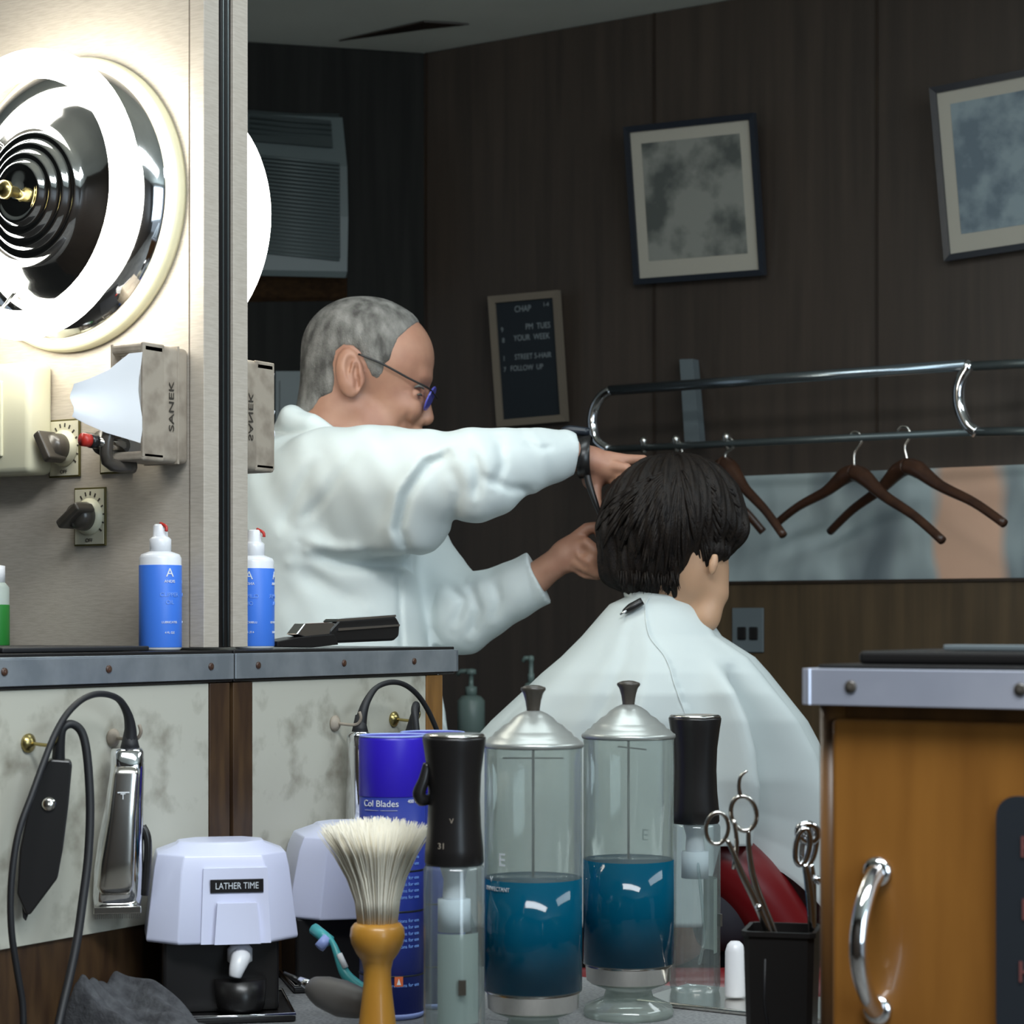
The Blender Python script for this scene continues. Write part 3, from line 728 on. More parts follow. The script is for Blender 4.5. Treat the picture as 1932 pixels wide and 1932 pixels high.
# ============================================================ WORKTOP ITEMS
def lather_machine():
    base = Py(415, 1900, -0.104); base.z = ZC + 0.0006
    q = base; rz = facing(q) + 0.06
    s = 2.165 / F
    t = empty('lather_machine', q, 'white and black lather machine with domed cover and white spout', 'lather machine', rz=rz)
    # faceted cover: rings of an oblong with cut corners
    def ring(z, wx, y0, y1, ch):
        return [Vector(p) for p in ((-wx + ch, y0, z), (wx - ch, y0, z), (wx, y0 + ch, z), (wx, y1 - ch, z), (wx - ch, y1, z), (-wx + ch, y1, z), (-wx, y1 - ch, z), (-wx, y0 + ch, z))]
    z0 = (1900 - 1757) * s; zt_ = (1900 - 1577) * s
    W = 139 * s
    G().rings([ring(z0, W, -0.072, 0.066, 0.030), ring(z0 + 0.003, W + 0.0006, -0.073, 0.067, 0.030), ring(z0 + (1757 - 1625) * s, W * 0.90, -0.060, 0.054, 0.026), ring(z0 + (1757 - 1598) * s, W * 0.86, -0.055, 0.048, 0.026),
               ring(zt_ - 0.003, W * 0.60, -0.040, 0.028, 0.020), ring(zt_, W * 0.56, -0.036, 0.024, 0.018)], smooth=False).build('cover', M['machine'], t)
    cov = t.children[-1]
    bv = cov.modifiers.new('b', 'BEVEL'); bv.width = 0.006; bv.segments = 4
    for p_ in cov.data.polygons: p_.use_smooth = True
    # raised front tongue over the spout and the ribs on the front
    def front(z): return -0.072 + (z - z0) / ((1757 - 1625) * s) * 0.012
    def slab(x0, x1, x2, x3, za, zb, d):
        a, b_ = [Vector((x0, front(za) - d, za)), Vector((x1, front(za) - d, za)), Vector((x3, front(zb) - d, zb)), Vector((x2, front(zb) - d, zb))], None
        b_ = [p + Vector((0, d + 0.004, 0)) for p in a]
        return G().rings([a, b_], smooth=False)
    o = slab((396 - 415) * s, (480 - 415) * s, (402 - 415) * s, (474 - 415) * s, z0 + 0.001, (1900 - 1682) * s, 0.011).build('spout_hood', M['machine'], t)
    o = slab((372 - 415) * s, (500 - 415) * s, (378 - 415) * s, (495 - 415) * s, z0 + 0.0005, (1900 - 1620) * s, 0.0035).build('front_panel', M['machine'], t)
    pz = (1900 - 1652) * s
    o = G().box(((390 - 415) * s, front(pz) - 0.0060, pz - 12 * s), ((487 - 415) * s, front(pz) - 0.001, pz + 12 * s)).build('name_plate', M['black'], t)
    text(o, 'LATHER TIME', 17 * s, M['tile_white'], ((438.5 - 415) * s, front(pz) - 0.0063, pz), sx=0.78)
    g = G(); g.box((-0.060, -0.052, 0.006), (0.056, 0.060, z0 + 0.002), 0.004); g.lathe([(0.0, 0.010), (0.022, 0.010), (0.024, 0.014), (0.026, 0.040), (0, 0.040)], 28, c=(0.017, -0.058, 0)); g.build('base', M['black'], t)
    g = G(); g.lathe([(0.010, 0), (0.0125, 0.002), (0.0125, 0.014), (0.009, 0.018), (0.0, 0.018)], 24, c=(0.016, -0.062, (1900 - 1795) * s))
    g.tube([(0.016, -0.060, (1900 - 1777) * s), (0.016, -0.072, (1900 - 1783) * s), (0.012, -0.080, (1900 - 1800) * s), (0.010, -0.081, (1900 - 1815) * s)], [0.0105, 0.010, 0.008, 0.006], 14, spline=4); g.build('spout', M['white_plastic'], t)
    G().box((-0.068, -0.082, 0), (0.070, 0.064, 0.006), 0.002).build('drip_tray', M['black'], t)
    G().tube([(-0.066, -0.081, 0.007), (0.069, -0.081, 0.007), (0.069, 0.062, 0.007), (-0.066, 0.062, 0.007)], 0.0018, 8, closed=True).build('tray_rim', M['chrome'], t)
    mirror_copy(t, 'rounded back of the white machine in the mirror behind the brush bristles')
lather_machine()

def brush():
    q = Pz(712, 1955, ZC); d_ = 1.93
    q = Pd(712, 1178 + 0.3945 / 1.93 * F, d_); q.z = ZC + 0.0005; s = d_ / F
    yb = 1178 + 0.3945 / d_ * F
    t = empty('shaving_brush', q, 'neck brush with turned honey wood handle and flared cream bristles', 'brush')
    def z(py): return (yb - py) * s
    prof = [(0, 0.0), (38, 0.0), (40, 0.004)]
    H = [(38, 1960), (34, 1920), (29, 1880), (26, 1850), (26, 1830), (30, 1812), (40, 1798), (49, 1780), (52, 1765), (50, 1750), (44, 1742), (30, 1738)]
    pr = [(0, 0), (40 * s, 0), (42 * s, 0.003)] + [(r * s, z(py)) for r, py in H] + [(0, z(1738))]
    G().lathe(pr, 48).build('handle', M['brush_wood'], t)
    g = G(); rnd = random.Random(3)
    for i in range(1500):
        a = rnd.random() * 2 * PI; rr = math.sqrt(rnd.random())
        r0 = rr * 37 * s if i % 3 else rr * 30 * s
        r1 = rr * 108 * s * rnd.uniform(0.9, 1.03)
        top = z(1545) - (rr ** 2) * 18 * s + rnd.uniform(-9, 5) * s
        ca, sa = math.cos(a), math.sin(a); zb = z(1741)
        P = []
        for t_ in (0, 0.25, 0.5, 0.75, 1.0):
            f_ = t_ ** 1.9
            r = r0 * (1 - f_) + r1 * f_ + 0.10 * r0 * t_
            P.append((r * ca + (f_ * -6 * s), r * sa, zb + (top - zb) * t_))
        g.tube(P, [0.0009, 0.0008, 0.0007, 0.0006, 0.0002], 3)
    g.build('bristles', M['bristle'], t, fix=False)
brush()

def spray_can():
    R = 0.0335; q = Py(740, 1900, -0.036); dep = (q - CAM).dot(CN); q.z = ZC + 0.0005
    s = dep / F; zb = q.z
    t = empty('aerosol_can', q, 'tall aerosol can with violet-blue cap and navy label behind the brush', 'spray can', rz=facing(q))
    def z(py): return CAM.z + (HY - py) * s - zb
    G().lathe([(0, 0), (R - 0.003, 0), (R, 0.003), (R, 0.006)], 40).build('rim', M['can_rim'], t)
    G().lathe([(R - 0.0002, 0.005), (R - 0.0002, z(1500))], 48).build('body', M['can_body'], t)
    G().lathe([(R, z(1500)), (R + 0.0003, z(1499)), (R + 0.0003, z(1395)), (R - 0.0005, z(1388)), (0, z(1388))], 48).build('cap', M['can_blue'], t)
    G().tube([((R - 0.0008) * math.cos(a), (R - 0.0008) * math.sin(a), z(1388)) for a in np.linspace(0, 2 * PI, 48, endpoint=False)], 0.0012, 8, closed=True).build('cap_rim', M['can_rim'], t)
    def lab(body, size, px, py, m, ex=0.0003):
        text_round(t, body, size * s, m, R - 0.0002, z(py), math.asin(max(-1, min(1, (px - 740) * s / R))))
    lab('Col Blades', 17, 716, 1512, M['white_ink']); lab('________  ________', 8, 716, 1521, M['white_ink']); lab('5 IN 1', 14, 716, 1540, M['pale_ink']); lab('400 mL', 9, 780, 1508, M['white_ink'])
    for i, py in enumerate((1600, 1612, 1624, 1650, 1662, 1674, 1686, 1730, 1742, 1754, 1766, 1778, 1850)):
        lab('directions for use', 9, 764, py, M['pale_ink'])
    for py in (1590, 1640, 1715, 1835): G().lathe([(R + 0.0001, z(py)), (R + 0.0003, z(py) + 0.0003), (R + 0.0003, z(py - 3)), (R + 0.0001, z(py - 3.5))], 48).build('label_line', M['frame_black'], t)
    x = (752 - 740) * s
    m_ = Matrix.Rotation(math.asin(x / R), 4, 'Z'); m_.translation = (x, -math.sqrt(R * R - x * x), z(1842))
    G().box((-8 * s, -0.0008, -9 * s), (8 * s, 0.002, 9 * s), mtx=m_).build('warning_mark', M['orange'], t)
    G().prism([(-4 * s, -6 * s), (4 * s, -6 * s), (0, 6 * s)], m_ @ Matrix.Translation((0, -0.0008, 0)), 0.0006).build('flame_mark', M['white_ink'], t)
    mirror_copy(t, 'blue can repeated in the mirror behind the clear bottle and jar')
spray_can()

def mist_bottle():
    q = Py(857, 1900, -0.231); dep = (q - CAM).dot(CN); s = dep / F; q.z = ZC + 0.0005; zb = q.z
    t = empty('mist_spray_bottle', q, 'clear continuous-mist spray bottle with flared black pump head', 'spray bottle', rz=facing(q))
    def z(py): return CAM.z + (HY - py) * s - zb
    R = 58 * s
    G().lathe([(0, 0), (R - 0.008, 0), (R - 0.002, 0.004), (R, 0.012), (R, z(1640)), (R - 0.001, z(1634)), (R - 0.004, z(1630))], 48).build('bottle', M['bottle_clear'], t)
    pr = [(53, 1631), (56, 1626), (55, 1600), (51, 1560), (49, 1510), (51, 1460), (57, 1415), (60, 1396), (60, 1391)]
    h = G().lathe([(0, z(1631))] + [(r * s, z(p_)) for r, p_ in pr] + [(0, z(1391))], 48).build('pump_head', M['black'], t)
    mm = Matrix.Rotation(0.0, 4, 'X')
    G().lathe([(0, z(1391)), (58 * s, z(1391)), (59 * s, z(1388)), (54 * s, z(1384)), (30 * s, z(1386)), (0, z(1386))], 48).build('head_top', M['steel'], t)
    G().tube([(-50 * s, -0.004, z(1440)), (-57 * s, -0.006, z(1470)), (-66 * s, -0.006, z(1495)), (-60 * s, -0.004, z(1508)), (-48 * s, 0, z(1508))], [0.004, 0.005, 0.006, 0.006, 0.004], 10, spline=4).build('trigger', M['black'], t)
    text_round(h, '31', 16 * s, M['grime'], 54.6 * s, z(1592), -0.45)
    text_round(h, 'V', 13 * s, M['grime'], 50.6 * s, z(1545), -0.1)
    # neck, inner pump body and dip tube inside the clear bottle
    g = G(); g.lathe([(0, z(1700)), (20 * s, z(1700)), (22 * s, z(1690)), (20 * s, z(1660)), (26 * s, z(1640)), (28 * s, z(1631)), (0, z(1631))], 28)
    g.build('neck', M['white_plastic'], t)
    g = G(); g.lathe([(0, z(1756)), (31 * s, z(1756)), (31 * s, z(1696)), (0, z(1696))], 28, c=(0.0, 0, 0)); g.build('pump_body', M['tile_white'], t)
    G().tube([(20 * s, 0.003, z(1700)), (38 * s, 0.004, z(1760)), (50 * s, 0.003, z(1840)), (46 * s, 0.002, z(1900)), (20 * s, 0, z(1950))], 0.0018, 8, spline=6).build('dip_tube', M['bottle_clear'], t)
    g = G()
    n = 16; vs = []; fs = []
    for k in range(n + 1):
        a = math.radians(-128 + 100 * k / n)
        for zz in (z(1925), z(1756)): vs.append(((R - 0.0035) * math.cos(a), (R - 0.0035) * math.sin(a), zz))
    for k in range(n): fs.append((2 * k, 2 * k + 2, 2 * k + 3, 2 * k + 1))
    g.add(vs, fs); g.build('inner_label', M['murk'], t, fix=False)
    G().box((8 * s, -R - 0.0006, z(1868)), (22 * s, -R * 0.92, z(1840))).build('grey_mark', M['knob'], t)
    mirror_copy(t, 'clear mist bottle with black head repeated in the mirror beside the scissors')
mist_bottle()

def jar():
    q = Py(1006, 1930, -0.092); dep = (q - CAM).dot(CN); s = dep / F; q.z = ZC + 0.0005; zb = q.z
    t = empty('disinfecting_jar', q, 'tall glass comb jar of blue liquid under a knobbed steel lid', 'jar', rz=facing(q))
    def z(py): return CAM.z + (HY - py) * s - zb
    R = 92 * s
    G().lathe([(R - 0.002, z(1868)), (R, z(1866)), (R, z(1415)), (R + 0.0008, z(1408)), (R - 0.001, z(1400))], 64).build('glass', M['jar'], t)
    G().lathe([(0, z(1864)), (R + 0.0002, z(1864)), (R + 0.0002, z(1655)), (0, z(1655))], 64).build('liquid', M['liquid'], t)
    g = G(); g.lathe([(0, z(1905)), (R * 0.86, z(1905)), (R * 0.93, z(1900)), (R * 0.95, z(1872)), (R, z(1867)), (0, z(1867))], 64); g.build('metal_band', M['steel'], t)
    g = G(); zf = z(1906)
    g.lathe([(0, 0), (R * 0.98, 0), (R, 0.004), (R * 0.96, 0.010), (R * 0.55, zf * 0.55), (R * 0.5, zf * 0.8), (R * 0.85, zf), (0, zf)], 64); g.build('foot', M['jar'], t)
    pr = [(94, 1410), (96, 1406), (95, 1401), (91, 1399), (83, 1391), (78, 1390), (72, 1381), (66, 1378), (56, 1368), (46, 1363), (38, 1354), (26, 1346), (14, 1341), (0, 1340)]
    lid = G().lathe([(r * s, z(p_)) for r, p_ in pr], 64).build('lid', M['lid'], t)
    G().lathe([(0, z(1345)), (13 * s, z(1345)), (12.5 * s, z(1338)), (15 * s, z(1322)), (19 * s, z(1308)), (24 * s, z(1301)), (23 * s, z(1297)), (12 * s, z(1293)), (0, z(1292))], 32).build('knob', M['knob'], lid)
    g = G(); g.tube([(0, 0, z(1412)), (0, 0, z(1850))], 0.0013, 8)
    g.tube([(-R * 0.62, -0.004, z(1430)), (R * 0.62, -0.004, z(1430))], 0.0008, 6)
    g.lathe([(0, z(1852)), (R * 0.8, z(1852)), (R * 0.8, z(1848)), (0, z(1848))], 32); g.build('lift_rack', M['wire'], t)
    text_round(t, 'E', 34 * s, M['tile_white'], R, z(1616), -0.68)
    text_round(t, 'V', 15 * s, M['tile_white'], R, z(1653), -1.0)
    text_round(t, 'DISINFECTANT', 11 * s, M['tile_white'], R + 0.0003, z(1670), -0.85, sx=0.9)
    mirror_copy(t, 'glass jar of blue liquid repeated in the mirror, right of the real jar')
jar()

# razor, grey-handled tool, towel
def px_tool():
    s = 2.05 / F
    q = Pd(640, 1860, 2.05); q.z = ZC + 0.012
    t = empty('disposable_razor', Pd(690, 1890, 2.05), 'teal disposable razor leaning between the machine and the wooden brush', 'razor')
    o = Vector(t.location)
    P = [(712, 1895), (690, 1872), (668, 1855), (650, 1835), (638, 1805), (628, 1780), (618, 1768)]
    G().tube([Pd(a_, b_, 2.05 + i * 0.006) for i, (a_, b_) in enumerate(P)], [0.006, 0.0062, 0.006, 0.0052, 0.004, 0.003, 0.003], 12, spline=5).build('handle', M['teal'], t, world=True)
    G().tube([Pd(592, 1752, 2.10), Pd(622, 1776, 2.085)], [0.006, 0.006], 8).build('head', M['teal'], t, world=True)
    G().tube([Pd(602, 1788, 2.08), Pd(618, 1770, 2.085)], 0.0055, 8).build('blade_cover', M['can_rim'], t, world=True)
    G().tube([Pd(640, 1800, 2.07), Pd(652, 1826, 2.065)], 0.003, 8).build('white_inlay', M['white_plastic'], t, world=True)
    t = empty('spatula_tool', Pd(640, 1885, 1.98), 'grey bulbous-handled tool with chrome ferrule lying beside the wooden brush', 'tool')
    G().tube([Pd(700, 1898, 1.975), Pd(680, 1893, 1.98), Pd(645, 1884, 1.99), Pd(612, 1872, 2.00), Pd(590, 1862, 2.01), Pd(584, 1858, 2.012)], [0.008, 0.0145, 0.0175, 0.0155, 0.010, 0.006], 18, spline=5).build('handle', M['grey_handle'], t, world=True)
    G().tube([Pd(590, 1861, 2.01), Pd(566, 1851, 2.02)], [0.0052, 0.0042], 14).build('ferrule', M['chrome'], t, world=True)
    G().tube([Pd(566, 1851, 2.02), Pd(536, 1836, 2.03)], [0.003, 0.0016], 10).build('shaft', M['black'], t, world=True)
px_tool()
def towel():
    t = empty('folded_towel', (0.1, -0.25, ZC + 0.0004), 'crumpled charcoal towel in front of the lather machine', 'towel')
    vs = []; nx, ny = 60, 46
    def hgt(u, v):
        x = 0.012 + 0.21 * u; y = -0.268 + 0.066 * v
        h = 0.008 + 0.055 * max(0, 1 - u * 1.6) * (0.5 + 0.5 * v) + 0.011 * math.sin(9 * u + 5 * v) * (1 - u * 0.6) + 0.010 * noise.noise(Vector((u * 6, v * 6, 0)))
        e = min(u, 1 - u, v, 1 - v) * 14
        return x, y, max(0.0005, h * min(1, e) ** 0.6)
    for i in range(nx):
        for j in range(ny):
            x, y, h = hgt(i / (nx - 1), j / (ny - 1)); vs.append((x - 0.1, y + 0.25, h))
    fs = [(i * ny + j, (i + 1) * ny + j, (i + 1) * ny + j + 1, i * ny + j + 1) for i in range(nx - 1) for j in range(ny - 1)]
    n = len(vs)
    G().add(vs + [(x, y, 0) for x, y, h in vs], fs + [tuple(reversed([k + n for k in f])) for f in fs]).build('cloth', M['towel'], t, fix=False)
towel()

# black container with scissors, white bottle in the mirror, tray
def tool_cup():
    q = Py(1476, 1900, -0.13); dep = (q - CAM).dot(CN); s = dep / F; q.z = ZC + 0.0005
    t = empty('tool_cup', q, 'square black plastic cup holding scissors beside the orange-brown cabinet', 'cup', rz=facing(q) - 0.12)
    def z(py): return CAM.z + (HY - py) * s - q.z
    H = z(1750)
    def ring(w_, zz, c): return [Vector(p) for p in ((-w_ + c, -w_, zz), (w_ - c, -w_, zz), (w_, -w_ + c, zz), (w_, w_ - c, zz), (w_ - c, w_, zz), (-w_ + c, w_, zz), (-w_, w_ - c, zz), (-w_, -w_ + c, zz))]
    a = 66 * s
    G().rings([ring(a * 0.88, 0, 0.004), ring(a, H - 0.004, 0.005), ring(a + 0.0015, H - 0.004, 0.005), ring(a + 0.0015, H, 0.005), ring(a - 0.002, H, 0.004), ring(a * 0.86, 0.003, 0.004)], smooth=False).build('cup', M['black'], t)
    G().tube([(-24 * s, -a * 0.97, z(1800)), (-26 * s, -a * 0.95, z(1880)), (-14 * s, -a * 0.94, z(1960))], 0.0012, 6).build('scratch_line', M['black_soft'], t)
    return q, dep
qc, dc = tool_cup()
def scissors():
    t = empty('scissors', Pd(1455, 1760, dc), 'steel hair scissors with two finger rings standing in the black cup', 'scissors')
    P = lambda x, y, d=0.0: Pd(x, y, dc + d)
    def ringp(cx_, cy_, rx, ry, rot, d):
        r = []
        for k in range(28):
            a = 2 * PI * k / 28; x = rx * math.cos(a); y = ry * math.sin(a)
            r.append(P(cx_ + x * math.cos(rot) - y * math.sin(rot), cy_ + x * math.sin(rot) + y * math.cos(rot), d))
        return r
    g = G(); g.tube(ringp(1353, 1563, 21, 30, 0.1, 0.0), 0.0019, 8, closed=True)
    g.tube([P(1372, 1585), P(1384, 1610), P(1400, 1650), P(1425, 1700), P(1450, 1760), P(1470, 1830)], [0.002, 0.0024, 0.003, 0.0035, 0.0035, 0.002], 8, spline=4)
    g.build('blade', M['steel'], t, world=True)
    g = G(); g.tube(ringp(1403, 1535, 24, 33, -0.2, 0.004), 0.0021, 8, closed=True)
    g.tube([P(1397, 1503, .004), P(1394, 1485, .004), P(1397, 1466, .004), P(1410, 1454, .004)], [0.0022, 0.0018, 0.0016, 0.001], 8, spline=4)
    g.tube([P(1412, 1566, .004), P(1413, 1600, .004), P(1420, 1650, .004), P(1436, 1700, .004), P(1460, 1760, .004), P(1480, 1830, .004)], [0.002, 0.0024, 0.003, 0.0035, 0.0035, 0.002], 8, spline=4)
    g.tube([P(1384, 1545, .002), P(1390, 1590, .002), P(1384, 1640, .002)], [0.0018, 0.0022, 0.002], 8, spline=3)
    g.build('blade', M['steel'], t, world=True)
    G().lathe([(0, 0), (0.0032, 0), (0.003, 0.002), (0, 0.002)], 14, c=P(1432, 1712, -0.004), mtx=Matrix.Rotation(PI / 2, 4, 'X')).build('pivot_screw', M['chrome'], t, world=True)
    t = empty('thinning_scissors', Pd(1535, 1745, dc), 'bunched chrome shears standing in the black cup against the cabinet edge', 'scissors')
    for d, off in ((-0.006, 0), (0.004, 12)):
        g = G(); g.tube(ringp(1514 + off, 1598, 13, 34, 0.15, d), 0.0026, 8, closed=True)
        g.tube([P(1518 + off, 1630, d), P(1526 + off * 0.5, 1670, d), P(1532, 1740, d), P(1530, 1830, d)], [0.0026, 0.004, 0.004, 0.002], 8, spline=4)
        g.build('blade', M['chrome'], t, world=True)
    g = G(); g.tube(ringp(1524, 1572, 18, 16, 0.4, 0), 0.0036, 8, closed=True); g.build('finger_ring', M['chrome'], t, world=True)
    G().tube([P(1535, 1655), P(1543, 1660), P(1548, 1665)], 0.003, 8).build('finger_rest', M['chrome'], t, world=True)
scissors()
q = Pz(1387, 1893, ZC); dd = (q - CAM).dot(CN); s = dd / F; q.z = ZC + 0.0072
t = empty('small_white_bottle', q, 'small white bottle in the mirror, between the clear bottle and black cup', 'bottle')
G().lathe([(0, 0), (19 * s, 0), (20 * s, 0.002), (19 * s, 85 * s), (15 * s, 98 * s), (9 * s, 104 * s), (0, 105 * s)], 28).build('bottle', M['white_plastic'], t)
t = empty('steel_tray', (0.62, 0.206, ZC), 'chrome-edged shallow tray in the mirror under the clear bottle', 'tray')
G().box((-0.20, -0.056, 0.0005), (0.20, 0.060, 0.0055), 0.002).build('tray', M['steel'], t)
mirror = None

# ============================================================ RIGHT CABINET
def right_cabinet():
    x0 = Py(1549, 1500, -0.41).x
    t = empty('station_cabinet', (x0, -0.2, 0.0), 'orange-brown veneered cabinet with chrome-banded top and arched handle', 'cabinet')
    G().box((x0, -0.408, 0.001), (x0 + 1.0, -0.021, 1.190), 0.002).build('body', M['bead'], t, world=True)
    G().tube([(x0 + 0.009, -0.410, ZC + 0.002), (x0 + 0.009, -0.410, 1.189)], 0.009, 20).build('corner_bead', M['bead'], t, world=True)
    d0 = Py(1572, 1500, -0.42).x
    door = G().box((d0, -0.424, 0.60), (d0 + 0.5, -0.4085, 1.180), 0.004).build('door', M['cabinet'], t, world=True)
    xb = Py(1521, 1300, -0.425).x
    g = G(); g.box((xb + 0.004, -0.434, 1.1905), (x0 + 1.0, -0.002, 1.2145), 0.003); g.build('top', M['chrome_dull'], t, world=True)
    g = G(); g.box((xb + 0.006, -0.4375, 1.1895), (x0 + 1.0, -0.434, 1.2145), 0.0006)
    g.box((xb + 0.0005, -0.430, 1.1895), (xb + 0.006, -0.02, 1.2145), 0.001)
    m_ = Matrix.Rotation(-PI / 4, 4, 'Z'); m_.translation = (xb + 0.0045, -0.4335, 0)
    g.box((-0.006, -0.0012, 1.1895), (0.006, 0.0012, 1.2145), 0.0004, mtx=m_)
    o = g.build('edge_band', M['band'], t, world=True); o['label'] = 'polished chrome edge band'
    G().box((xb + 0.010, -0.428, 1.2147), (x0 + 1.0, -0.004, 1.2172), 0.001).build('top_sheet', M['black'], t, world=True)
    for px in (1605, 1925):
        p = Py(px, 1296, -0.4376)
        G().lathe([(0, 0), (0.0045, 0), (0.004, 0.001), (0.002, 0.0016), (0, 0.0016)], 16, c=(p.x, -0.4376, 1.2025), mtx=Matrix.Rotation(PI / 2, 4, 'X')).build('screw', M['knob'], t, world=True)
    # arched chrome handle
    def P(px, py, y): return Py(px, py, y)
    a = P(1655, 1645, -0.4245); b_ = P(1655, 1905, -0.4245)
    pts = []
    for k in range(13):
        u = k / 12; h = math.sin(PI * u) ** 0.75 * 0.032
        pts.append((a.x, -0.4245 - h - 0.001, a.z + (b_.z - a.z) * u))
    g = G(); g.tube(pts, [0.0075] + [0.0062] * 11 + [0.0075], 14, spline=3)
    for p in (a, b_): g.lathe([(0, 0), (0.011, 0), (0.010, 0.003), (0.006, 0.005), (0, 0.005)], 20, c=(p.x, -0.4243, p.z), mtx=Matrix.Rotation(PI / 2, 4, 'X'))
    bpy.context.view_layer.update()
    g.shift(t.location); hd = g.build('handle', M['chrome'], door)
    # black rounded panel with red lettering on the door
    p0 = P(1882, 1500, -0.4245); p1 = P(1882, 1960, -0.4245)
    w_ = 0.16; hh = p0.z - p1.z
    poly = []
    r = 0.014
    for cx_, cz_, a0 in ((w_ - r, hh - r, 0), (r, hh - r, 90), (r, r, 180), (w_ - r, r, 270)):
        for k in range(7): aa = math.radians(a0 + 15 * k); poly.append((cx_ + r * math.cos(aa), cz_ + r * math.sin(aa)))
    o = G().prism(poly, Matrix.Translation((p0.x - t.location.x, -0.4262 - t.location.y, p1.z - t.location.z)), 0.003).build('dark_panel', M['panel_grey'], door)
    for i, ch in enumerate('RPH'):
        pp = P(1928, 1600 + i * 118, -0.4283)
        text(o, ch, 0.020, M['dull_red'], (pp.x + 0.004 - t.location.x, -0.4283 - t.location.y, pp.z - t.location.z), (PI / 2, 0, 0))
    # flat black combs and case on top
    q = Py(1800, 1235, -0.30)
    c = empty('black_comb_case', (q.x, -0.30, 1.2174), 'flat black case lying on top of the orange-brown cabinet', 'case', rz=0.05)
    xl = Py(1650, 1245, -0.36).x - q.x
    G().box((xl, -0.10, 0), (0.30, 0.10, 0.009), 0.003).build('case', M['black'], c)
    c = empty('black_comb', (q.x + 0.06, -0.30, 1.2268), 'thin grey-black clipper comb resting on the flat black case', 'comb', rz=-0.05)
    g = G(); g.box((xl + 0.0, -0.075, 0), (0.28, -0.055, 0.004), 0.001)
    for k in range(50): g.box((xl + 0.004 + k * 0.0068, -0.056, 0.0005), (xl + 0.007 + k * 0.0068, -0.03, 0.0035))
    g.build('comb', M['plate_grey'], c)
right_cabinet()

# ============================================================ THINGS ON THE FAR WALL
def on_wall_quad(name, label, cat, corners, y, border, bm_, inner, tilt_y=0.05, mat_w=0.0, mat_m=None, inner_name='picture'):
    """a hanging frame: corners are photo pixels (tl, tr, br, bl); bottom edge touches the wall, top edge leans out by tilt_y"""
    ys = (y - tilt_y, y - tilt_y, y - 0.012, y - 0.012)
    P = [Py(cx_, cy_, yy) for (cx_, cy_), yy in zip(corners, ys)]
    t = empty(name, (P[2] + P[3]) / 2, label, cat)
    o = Vector(t.location); P = [p - o for p in P]
    def mix(a, b): # inset quad
        c = sum(P, Vector()) / 4; W = (P[1] - P[0]).length; Hh = (P[3] - P[0]).length
        return [c + (p - c) * 1 for p in P]
    def inset(Q, d):
        r = []
        for i in range(4):
            p, a_, b_ = Q[i], Q[(i + 1) % 4], Q[(i - 1) % 4]
            r.append(p + (a_ - p).normalized() * d + (b_ - p).normalized() * d)
        return r
    n = (P[1] - P[0]).cross(P[3] - P[0]).normalized()
    if n.y > 0: n = -n
    I = inset(P, border)
    g = G(); up = lambda Q, d: [q + n * d for q in Q]
    vs = P + I + up(P, 0.014) + up(I, 0.012); fs = []
    for i in range(4):
        j = (i + 1) % 4
        fs += [(8 + i, 8 + j, 12 + j, 12 + i), (i, j, 8 + j, 8 + i), (4 + i, 4 + j, 12 + j, 12 + i), (i, j, 4 + j, 4 + i)]
    g.add(vs, fs, False); g.build('frame', bm_, t)
    G().add(up(I, 0.001) + up(I, 0.006), [(0, 1, 2, 3), (4, 5, 6, 7), (0, 1, 5, 4), (1, 2, 6, 5), (2, 3, 7, 6), (3, 0, 4, 7)], False).build('mat_board' if mat_w else inner_name, mat_m if mat_w else inner, t)
    if mat_w:
        J = inset(I, mat_w)
        J[2] += (J[1] - J[2]).normalized() * 0.010; J[3] += (J[0] - J[3]).normalized() * 0.010
        G().add(up(J, 0.0062) + up(J, 0.0068), [(0, 1, 2, 3), (4, 5, 6, 7), (0, 1, 5, 4), (1, 2, 6, 5), (2, 3, 7, 6), (3, 0, 4, 7)], False).build(inner_name, inner, t)
    return t, I, n
on_wall_quad('framed_print', 'black-framed grey landscape engraving hung near the middle of the dark panelling', 'picture', [(1181, 240), (1427, 213), (1447, 519), (1201, 537)], YF, 0.013, M['frame_black'], M['print_a'], 0.07, 0.026, M['matboard'])
on_wall_quad('framed_print', 'black-framed pale blue engraving cut off by the right picture edge', 'picture', [(1757, 166), (2063, 107), (2086, 448), (1785, 493)], YF, 0.013, M['frame_black'], M['print_b'], 0.07, 0.026, M['matboard'])
sb, I_, n_ = on_wall_quad('letter_board', 'narrow taupe-framed black letter board with rows of pale letters', 'sign', [(926, 560), (1058, 548), (1074, 795), (943, 806)], YF, 0.016, M['pewter'], M['letterboard'], 0.03, inner_name='board')
ux = (I_[1] - I_[0]).normalized(); uz = (I_[0] - I_[3]).normalized()
rm = Matrix((ux, uz, ux.cross(uz))).transposed().to_euler()
WB = (I_[1] - I_[0]).length; HB = (I_[0] - I_[3]).length
for body, u, v, size in (('CHAP', 0.46, 0.07, 0.020), ('1-4', 0.86, 0.05, 0.014), ('9', 0.08, 0.235, 0.016), ('PM  TUES', 0.70, 0.225, 0.019), ('8', 0.09, 0.325, 0.016), ('YOUR  WEEK', 0.58, 0.315, 0.019),
                         ('1', 0.08, 0.48, 0.016), ('STREET 5-HAIR', 0.58, 0.475, 0.0175), ('7', 0.08, 0.575, 0.016), ('FOLLOW  UP', 0.46, 0.57, 0.0175)):
    text(sb, body, size, M['letters'], I_[0] + ux * WB * u - uz * HB * v + n_ * 0.0065, rm, sx=0.85)
